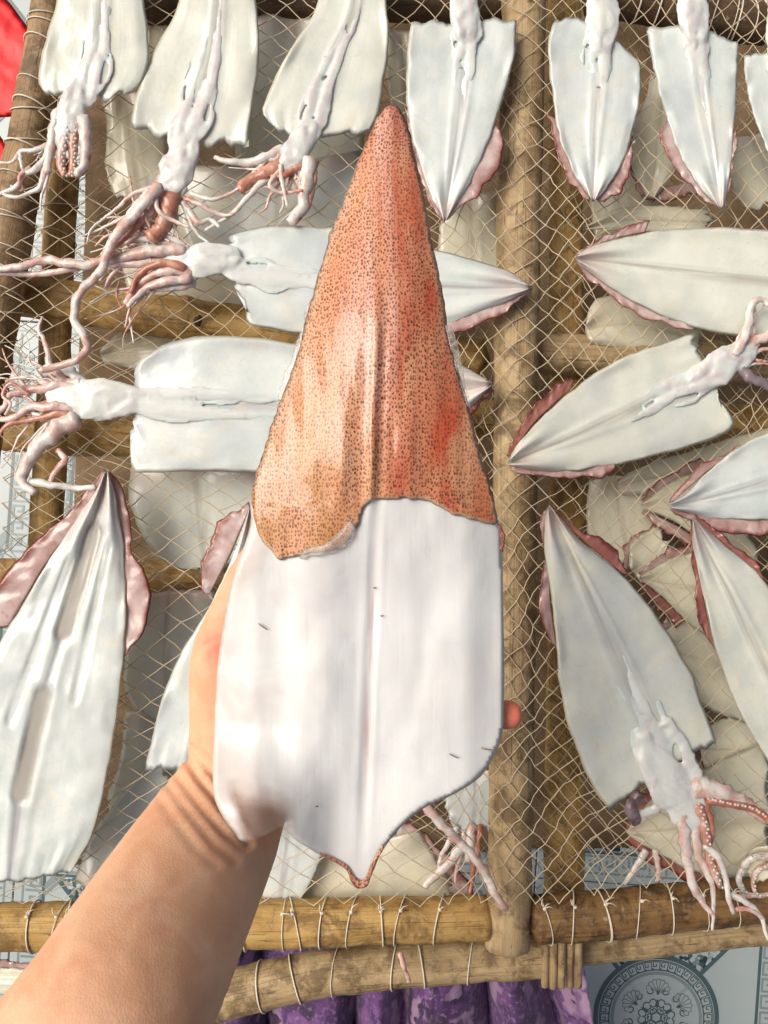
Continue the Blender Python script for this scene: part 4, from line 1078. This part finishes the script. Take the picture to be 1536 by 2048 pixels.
t.bump(t.math('ADD', t.math('MULTIPLY', n2, .25), t.math('MULTIPLY', n3, 1.0)), .22, .003)
M['held_white'] = t.m
# speckled outer skin
t = NT('speckled_skin'); p = t.pos(); uv = t.uv(); s = t.sep(uv)
at = t.n('ShaderNodeAttribute', attribute_name='rim'); rim = at.outputs['Fac']
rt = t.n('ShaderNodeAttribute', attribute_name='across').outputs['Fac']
n1 = t.noise(t.mapped(uv, (5, 3, 1)), 1.0, 2, .5, .3); n2 = t.noise(t.mapped(uv, (6, 4, 1)), 1.0, 2, .5, .4); n3 = t.noise(t.mapped(uv, (22, 3, 1)), 1.0, 3, .5, .3)
c = t.mix(t.ramp(n1, .36, .62), (.60, .30, .155), (.53, .20, .10))
c = t.mix(t.math('MULTIPLY', t.math('MULTIPLY', t.ramp(n2, .40, .66), t.ramp(s[0], .25, .8)), .95), c, (.50, .075, .03))
c = t.mix(t.math('MULTIPLY', t.ramp(s[1], .16, .0), .7), c, (.40, .12, .065))
ctr = t.ramp(t.math('ABSOLUTE', t.math('ADD', rt, .10)), .34, .0)  # paler centre and redder right below: own colour with painted-in light
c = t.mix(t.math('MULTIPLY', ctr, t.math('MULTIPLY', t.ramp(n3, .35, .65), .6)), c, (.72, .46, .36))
c = t.mix(t.math('MULTIPLY', t.ramp(rt, .30, .75), t.math('MULTIPLY', t.ramp(n1, .3, .6), .6)), c, (.50, .155, .06))
yl = t.math('MULTIPLY', t.ramp(s[0], .62, .25), t.math('MULTIPLY', t.ramp(n1, .38, .6), t.ramp(s[1], .35, .7)))
c = t.mix(t.math('MULTIPLY', yl, .6), c, (.54, .31, .105))
c = t.mix(t.math('MULTIPLY', t.ramp(n3, .58, .74), .3), c, (.72, .44, .36))  # pale pink streaks: wet highlights painted into the colour
c = t.mix(t.math('MULTIPLY', rim, .55), c, (.50, .40, .28))
wob = t.n('ShaderNodeTexNoise'); wob.inputs['Scale'].default_value = 90; t.l(p, wob.inputs['Vector'])
addv = t.n('ShaderNodeVectorMath', operation='MULTIPLY_ADD'); t.l(wob.outputs['Color'], addv.inputs[0]); addv.inputs[1].default_value = (.0013,) * 3; t.l(p, addv.inputs[2])
vo = t.n('ShaderNodeTexVoronoi', voronoi_dimensions='2D'); vo.inputs['Scale'].default_value = 1.0; vo.inputs['Randomness'].default_value = .8
t.l(t.mapped(addv.outputs[0], (590, 420, 1)), vo.inputs['Vector'])
vs = t.sep(vo.outputs['Color'])
lim = t.math('ADD', .225, t.math('MULTIPLY', vs[0], .22))
dot = t.math('SUBTRACT', 1.0, t.math('SMOOTH_MIN', 1.0, t.math('MULTIPLY', t.math('DIVIDE', vo.outputs['Distance'], lim), .85), .05))
dn = t.noise(p, 26, 3, .5, .5)
dot = t.math('MULTIPLY', t.ramp(dot, .08, .34), t.math('ADD', .7, t.math('MULTIPLY', t.ramp(dn, .35, .6), .3)))
c = t.mix(t.math('MULTIPLY', dot, t.math('ADD', .58, t.math('MULTIPLY', vs[1], .40))), c, (.10, .030, .013))
vo2 = t.n('ShaderNodeTexVoronoi', voronoi_dimensions='2D'); t.l(t.mapped(p, (820, 640, 1)), vo2.inputs['Vector']); vo2.inputs['Scale'].default_value = 1
d2 = t.math('MULTIPLY', t.ramp(vo2.outputs['Distance'], .26, .12), .5)
c = t.mix(d2, c, (.42, .10, .05))
lip = t.n('ShaderNodeAttribute', attribute_name='lip').outputs['Fac']
c = t.mix(t.math('MULTIPLY', lip, .85), c, (.80, .64, .46))
t.col(c)
t.set(Roughness=.38, Specular_IOR_Level=.4, Coat_Weight=.36, Coat_Roughness=.07, Subsurface_Weight=.12, Subsurface_Scale=.004)

n8 = t.noise(t.mapped(uv, (30, 5, 1)), 1.0, 3, .55, .6)
t.bump(t.math('ADD', t.math('ADD', t.math('MULTIPLY', n3, .4), t.math('MULTIPLY', n2, .5)), t.math('MULTIPLY', n8, .5)), .32, .0022)
M['skin'] = t.m

mo = obj('mantle', mt, M['held_white'], held)
rimv, thinv, ridv = [], [], []
for v, d in zip(mt[0], mtD):
    x, y = to_px(v)
    rimv.append(1 - sm(1, 8, d))
    tn = sm(1535, 1615, y + (x - 480) * -.25 + 8 * nz(x * .04, y * .04)) * sm(610, 560, x) * sm(462, 492, x - (y - 1650) * .3)
    thinv.append(min(1, max(tn, .09 + .07 * sm(640, 470, x) + .05 * nz(x * .01, y * .006))))
    mid = 754 - (y - 1000) * .043
    ridv.append(math.exp(-((x - mid) / 8) ** 2) * sm(1060, 1250, y) * sm(1640, 1440, y))
add_attr(mo, 'rim', rimv); add_attr(mo, 'thin', thinv); add_attr(mo, 'ridge', ridv)

SK_EDGE = [(560, 1121), (575, 1116), (598, 1112), (624, 1108), (650, 1104), (676, 1098), (692, 1088), (706, 1068), (718, 1050), (724, 1026), (732, 1010), (746, 1002), (774, 999), (802, 998), (830, 999), (858, 1004), (880, 1014), (902, 1027), (924, 1034), (948, 1042), (975, 1047), (999, 1052)]
def rag(pl, amp, seed):
    out = []
    for i, (x, y) in enumerate(pl):
        out.append((x + amp * nz(x * .06, y * .06, seed), y + amp * nz(x * .06, y * .06, seed + 9)))
    return out
sk_out = rag(dense(SK_L, 190), 3, 1) + rag(dense(SK_EDGE, 80), 4.5, 2) + list(reversed(rag(dense(SK_R, 170), 2.5, 3)))
sk, skD = poly_sheet(sk_out, SK_M, 4.5, lambda x, y: held_z(x, y) - .0002 + .0006 * sm(960, 1060, y) + (.0006 * fbm(x * .02, y * .006, 8)), .0009, (500, 210, 1000, 1121))
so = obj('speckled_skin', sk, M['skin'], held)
rv, av, lp = [], [], []
for v, d in zip(sk[0], skD):
    x, y = to_px(v)
    mid = 783 - (y - 210) * .036
    side = 1.0 if x < mid else .45
    rv.append((1 - sm(2, 22, d)) * side * sm(300, 420, y) * sm(1010, 960, y))
    lp.append((1 - sm(2, 8, d)) * sm(985, 1000, y) * sm(505, 530, x))
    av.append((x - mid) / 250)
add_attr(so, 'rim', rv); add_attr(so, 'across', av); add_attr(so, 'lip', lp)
# clear frill of torn skin along both sides, brown rim round the lower tip, pen rib
t = NT('clear_frill'); n1 = t.noise(t.pos(), 120, 3)
t.col(t.mix(n1, (.66, .58, .50), (.72, .68, .63))); t.set(Roughness=.15, Alpha=.34, Coat_Weight=.6); t.bump(n1, .4, .001); M['frill'] = t.m
def hz(pts): return sum(held_z(*p[:2]) for p in pts) / len(pts)
def hstrip(inner, outer, mat, dz, K=6, jit=5, frill=.002, seed=1.0, N=60, fold=30):
    d = strip(inner, outer, 0, 0, N, K, .0010, frill, jit, seed, fold)
    V = []
    for v in d[0]:
        x, y = to_px(v)
        V.append(P(x, y, held_z(x, y) + dz + v[2]))
    return V, d[1], d[2]
obj('skin_frill', hstrip([(624, 598), (612, 640), (602, 690), (592, 722), (576, 766), (562, 802)], [(614, 610), (604, 655), (590, 690), (584, 718), (563, 764), (556, 800)], M['frill'], .0, 6, 7, .003, 4), M['frill'], held)
obj('skin_frill', hstrip([(890, 650), (902, 700), (918, 760), (934, 812)], [(904, 652), (918, 700), (930, 764), (942, 818)], M['frill'], .0, 6, 4, .002, 6), M['frill'], held)
obj('rim_skin', hstrip([(640, 1704), (690, 1728), (708, 1752), (722, 1760), (733, 1752), (742, 1728), (766, 1688)], [(641, 1710), (689, 1736), (704, 1766), (721, 1778), (737, 1769), (746, 1738), (768, 1696)], M['skin'], .0004, 5, 2.5, .0015, 8), M['skin'], held)
obj('fin', hstrip([(994, 1050), (1000, 1075), (1000, 1100)], [(1002, 1050), (1010, 1072), (1006, 1104)], M['fin_dark'], -.002, 5, 3, .002, 9, 24), M['fin_dark'], held)
# translucent torn membrane under the skin's edge
mem, memD = poly_sheet(rag(dense([(700, 1030), (712, 1062), (690, 1096), (640, 1112), (600, 1118), (606, 1100), (660, 1080), (690, 1050)], 60), 4, 5), None, 4.0, lambda x, y: held_z(x, y) + .0009 + .0015 * nz(x * .05, y * .05), .0012, (600, 1000, 712, 1118))
obj('membrane', mem, M['frill'], held)
for k, (x, y, a, l) in enumerate([(526, 1253, 35, 11), (975, 1498, 10, 12), (908, 1512, 25, 10), (764, 1231, 0, 3), (750, 1175, 0, 3), (634, 1612, 0, 2.5)]):
    ca, sa = math.cos(R(a)) * l, math.sin(R(a)) * l
    obj('speck', tube([(x - ca, y - sa, held_z(x, y) + .0006, 1.3), (x, y + 1, held_z(x, y) + .001, 1.6), (x + ca, y + sa, held_z(x, y) + .0006, .9)], 6, 5), M['eye'], held)

# ------------------------------------------------------------------ the person: left forearm and hand
def limb(path, n=40, k=24, flat=.8):
    """path = (px, py, z, half width px, flat)."""
    pts = resample(path, n)
    V, Fc = [], []
    W = [P(*p[:3]) for p in pts]
    for i, p in enumerate(pts):
        t_ = (W[min(i + 1, n - 1)] - W[max(i - 1, 0)]).normalized()
        s = t_.cross(Vector((0, 0, 1))).normalized(); up = s.cross(t_).normalized()
        r = p[3] * (HC - p[2]) / F
        for j in range(k):
            a = 2 * math.pi * j / k
            V.append(W[i] + s * (math.cos(a) * r) + up * (math.sin(a) * r * p[4]))
    for i in range(n - 1):
        for j in range(k):
            Fc.append((i * k + j, i * k + (j + 1) % k, (i + 1) * k + (j + 1) % k, (i + 1) * k + j))
    # round ends
    for e, sgn in ((0, -1), (n - 1, 1)):
        t_ = (W[1] - W[0]).normalized() if e == 0 else (W[-1] - W[-2]).normalized()
        r = pts[e][3] * (HC - pts[e][2]) / F
        prev = [e * k + j for j in range(k)]
        for q in (.4, .7, .9):
            row = []
            for j in range(k):
                b = V[e * k + j] - W[e]
                row.append(len(V)); V.append(W[e] + b * math.sqrt(1 - q * q) + t_ * (sgn * q * r * pts[e][4]))
            for j in range(k):
                f = (prev[j], prev[(j + 1) % k], row[(j + 1) % k], row[j])
                Fc.append(f if sgn > 0 else f[::-1])
            prev = row
        c = len(V); V.append(W[e] + t_ * sgn * r * pts[e][4])
        for j in range(k):
            f = (prev[j], prev[(j + 1) % k], c)
            Fc.append(f if sgn > 0 else f[::-1])
    return V, Fc
pieces = [
    limb([(-330, 2980, .455, 255, .85), (-60, 2480, .455, 245, .85), (110, 2220, .448, 228, .85), (232, 2020, .430, 196, .84), (335, 1830, .378, 166, .80), (420, 1676, .326, 139, .74), (476, 1574, .300, 116, .70), (530, 1500, .300, 118, .60)], 60, 36),
    limb([(490, 1555, .300, 116, .62), (560, 1470, .300, 132, .5), (640, 1400, .302, 138, .42), (720, 1340, .302, 118, .4)], 30, 30),
    limb([(445, 1520, .302, 66, .8), (448, 1420, .306, 70, .8), (450, 1310, .310, 67, .8), (474, 1215, .312, 50, .82), (505, 1140, .312, 42, .8), (540, 1085, .312, 36, .75)], 30, 20),
    limb([(640, 1290, .300, 40, .9), (720, 1160, .303, 35, .9), (780, 1080, .306, 31, .9), (825, 1020, .308, 27, .9)], 24, 16),
    limb([(715, 1300, .300, 41, .9), (820, 1200, .303, 36, .9), (900, 1140, .306, 32, .9), (955, 1105, .308, 27, .9)], 24, 16),
    limb([(770, 1360, .300, 39, .9), (870, 1300, .303, 34, .9), (940, 1272, .306, 31, .9), (985, 1255, .308, 26, .9)], 24, 16),
    limb([(810, 1450, .298, 37, .9), (900, 1440, .303, 33, .9), (965, 1432, .310, 31, .9), (1020, 1429, .315, 30, .9)], 24, 16),
]
V, Fc = [], []
for a, b in pieces:
    o_ = len(V); V += a; Fc += [tuple(i + o_ for i in f) for f in b]
me = bpy.data.meshes.new('tmp'); me.from_pydata([tuple(v) for v in V], [], Fc); me.update()
tmp = bpy.data.objects.new('tmp', me); C.objects.link(tmp)
rm = tmp.modifiers.new('r', 'REMESH'); rm.mode = 'VOXEL'; rm.voxel_size = .0022; rm.use_smooth_shade = True
smo = tmp.modifiers.new('s', 'SMOOTH'); smo.factor = .5; smo.iterations = 14
dg = bpy.context.evaluated_depsgraph_get()
body_me = bpy.data.meshes.new_from_object(tmp.evaluated_get(dg))
bpy.data.objects.remove(tmp)
CREASES = [([(368, 1506), (378, 1526), (396, 1556), (430, 1596), (462, 1640), (500, 1690)], 6.5, .0026),
           ([(384, 1494), (405, 1522), (428, 1552), (450, 1580)], 6, .0018),
           ([(356, 1556), (380, 1588), (410, 1626), (447, 1664), (490, 1696)], 8, .0016),
           ([(338, 1572), (364, 1606), (400, 1652), (432, 1694), (470, 1722)], 9, .0013),
           ([(320, 1596), (350, 1640), (388, 1690), (430, 1730)], 9, .0008),
           ([(395, 1478), (416, 1502), (440, 1526)], 5, .0009),
           ([(408, 1294), (424, 1280), (446, 1276)], 4, .0012), ([(412, 1290), (426, 1302), (444, 1312)], 4, .0012), ([(420, 1312), (430, 1330), (445, 1336)], 5, .0010)]
def dpl(x, y, pl):
    b = 1e9
    for (x0, y0), (x1, y1) in zip(pl, pl[1:]):
        dx, dy = x1 - x0, y1 - y0; t_ = max(0, min(1, ((x - x0) * dx + (y - y0) * dy) / (dx * dx + dy * dy)))
        b = min(b, math.hypot(x0 + dx * t_ - x, y0 + dy * t_ - y))
    return b
red = []
nm = [v.normal.copy() for v in body_me.vertices]
for v, nn in zip(body_me.vertices, nm):
    x, y = to_px(v.co)
    d = 0.0003 * fbm(x * .02, y * .02, 2)
    if nn.z > -.1 and 300 < x < 520 and 1240 < y < 1760:
        for pl, w, a in CREASES:
            q = dpl(x, y, pl)
            if q < 40: d += -.72 * a * math.exp(-(q / w) ** 2) + .3 * a * math.exp(-((q - 2.1 * w) / (w * 1.2)) ** 2)
    v.co += nn * d
    r_ = max(sm(985, 1035, x) * .95, math.exp(-(math.hypot((x - 436) / 30, (y - 1300) / 40)) ** 2) * .85, .25 * sm(1540, 1380, y) * sm(360, 460, x))
    red.append(min(1, r_ + .12 * nz(x * .02, y * .02)))
t = NT('arm_skin'); p = t.pos(); rd = t.n('ShaderNodeAttribute', attribute_name='red').outputs['Fac']
n1 = t.noise(p, 30, 5, .6, .5); n2 = t.noise(p, 900, 3, .6); vo = t.n('ShaderNodeTexVoronoi', feature='DISTANCE_TO_EDGE'); vo.inputs['Scale'].default_value = 520; t.l(t.mapped(p, (1, .6, 1)), vo.inputs['Vector'])
c = t.mix(t.ramp(n1, .35, .65), (.75, .455, .285), (.66, .355, .205))
c = t.mix(t.math('MULTIPLY', t.ramp(n2, .5, .75), .15), c, (.50, .24, .15))
n4 = t.noise(p, 75, 4, .6, .6)
c = t.mix(t.math('MULTIPLY', t.ramp(n4, .5, .7), .2), c, (.72, .34, .24))
c = t.mix(rd, c, (.80, .20, .13))
t.col(c); t.set(Roughness=.58, Subsurface_Weight=.18, Subsurface_Scale=.005, Specular_IOR_Level=.22)
t.b.inputs['Subsurface Radius'].default_value = (1, .35, .2)
t.bump(t.math('ADD', t.math('MULTIPLY', t.ramp(vo.outputs['Distance'], 0, .25), .6), n2), .16, .0007)
M['arm_skin'] = t.m
person = thing('person', 'bare left forearm and hand reaching in from the bottom left, holding the big split squid', 'person', P(400, 1700, .33))
off = ROOT[person]
for v in body_me.vertices: v.co -= off
body_me.materials.clear(); body_me.materials.append(M['arm_skin'])
body_me.name = 'body'
body = bpy.data.objects.new('body', body_me); C.objects.link(body); body.parent = person
add_attr(body, 'red', red)
body_me.polygons.foreach_set('use_smooth', [True] * len(body_me.polygons))

# ------------------------------------------------------------------ purple floral cloth and red sheet
t = NT('floral_cloth'); p = t.pos(); uv = t.uv()
w1 = t.n('ShaderNodeTexNoise'); w1.inputs['Scale'].default_value = 20; w1.inputs['Detail'].default_value = 3; t.l(p, w1.inputs['Vector'])
ad = t.n('ShaderNodeVectorMath', operation='MULTIPLY_ADD'); t.l(w1.outputs['Color'], ad.inputs[0]); ad.inputs[1].default_value = (.11, .11, .11); t.l(p, ad.inputs[2])
vo = t.n('ShaderNodeTexVoronoi'); vo.inputs['Scale'].default_value = 34; t.l(ad.outputs[0], vo.inputs['Vector'])
vs = t.sep(vo.outputs['Color'])
c = t.mix(t.ramp(vs[0], .15, .8), (.042, .010, .072), (.14, .055, .175))
c = t.mix(t.math('MULTIPLY', t.math('GREATER_THAN', vs[1], .66), .9), c, (.30, .19, .29))
c = t.mix(t.math('MULTIPLY', t.math('GREATER_THAN', vs[2], .74), .9), c, (.016, .006, .028))
c = t.mix(t.math('MULTIPLY', t.ramp(vo.outputs['Distance'], .3, .75), .6), c, (.06, .018, .10))
n1 = t.noise(p, 140, 3)
c = t.mix(t.math('MULTIPLY', t.ramp(n1, .5, .7), .25), c, (.5, .3, .55))
t.col(c); t.set(Roughness=.75, Sheen_Weight=.2); t.bump(t.noise(p, 1500, 2), .2, .0003); M['floral'] = t.m
V, Fc, U = [], [], []
NX, NY = 130, 50
for s_ in (0, 1):
    for j in range(NY):
        for i in range(NX):
            u, v = i / (NX - 1), j / (NY - 1)
            vv = min(v, .5) / .5
            y = 1868 + vv * 330 - 40 * math.sin(u * math.pi) * (1 - vv)
            x = 432 + u * (730 + 60 * vv) + 26 * (vv - .3) * math.sin(u * 9) - vv * 20
            fold_ = abs(math.sin(u * 17 + 1.1 * nz(u * 4, v * 1.5) + .4)) ** .65 * (.85 + .3 * nz(u * 6, 3))
            z = -.43 + .095 * fold_ + .010 * vv + .004 * fbm(u * 30, v * 6, 1)
            q = P(x, y, z)
            if v > .5:  # unseen upper half, raised out of frame to shade the lower edge
                w = (v - .5) / .5
                q += Vector(((.0 - q.x) * .25 * w, -.03 * w - .10 * math.sin(u * math.pi) * 0 , 1.12 * w ** 1.2))
                q.y -= (.16 * (1 - math.sin(u * math.pi)) + .10 * w)
            V.append(q - Vector((0, 0, s_ * .0015))); U.append((u, v)); continue
            V.append(P(x, y, z - s_ * .0015)); U.append((u, v))
o_ = NX * NY
for j in range(NY - 1):
    for i in range(NX - 1):
        a = j * NX + i
        Fc.append((a, a + NX, a + NX + 1, a + 1)); Fc.append((o_ + a, o_ + a + 1, o_ + a + NX + 1, o_ + a + NX))
for i in range(NX - 1):
    for a, b in ((i, i + 1), ((NY - 1) * NX + i + 1, (NY - 1) * NX + i)): Fc.append((a, b, b + o_, a + o_))
for j in range(NY - 1):
    for a, b in (((j + 1) * NX, j * NX), (j * NX + NX - 1, (j + 1) * NX + NX - 1)): Fc.append((a, b, b + o_, a + o_))
cloth = obj('floral_cloth', (V, Fc, U), M['floral'])
tag(cloth, 'purple floral cloth hanging in gathered folds below the bottom crossbars, unseen top added for shade', 'cloth')

t = NT('red_plastic'); n1 = t.noise(t.pos(), 60, 4); n2 = t.noise(t.pos(), 700, 3)
t.col(t.mix(n1, (.80, .004, .006), (.66, .003, .004))); t.set(Roughness=.45); t.bump(t.math('ADD', n1, n2), .3, .0015); M['red'] = t.m
def red_sheet(pts, seed, zz):
    d, _ = poly_sheet(dense(pts + pts[:1], 90), None, 6, lambda x, y: zz + .004 * fbm(x * .015, y * .015, seed, 3), .004, (0, 0, 60, 360), seed)
    return d
rs_ = thing('red_sheet', 'bright red sheet with angular edges showing at the upper left beyond the cord-bound pole', 'plastic sheet', P(10, 100, -.30))
obj('panel', red_sheet([(-160, -60), (-20, -22), (14, 0), (40, 34), (62, 72), (52, 140), (38, 224), (-20, 236), (-160, 250)], 1, -.30), M['red'], rs_)
obj('panel', red_sheet([(-160, 262), (-10, 266), (2, 274), (20, 306), (15, 340), (10, 356), (-20, 350), (-160, 352)], 2, -.31), M['red'], rs_)
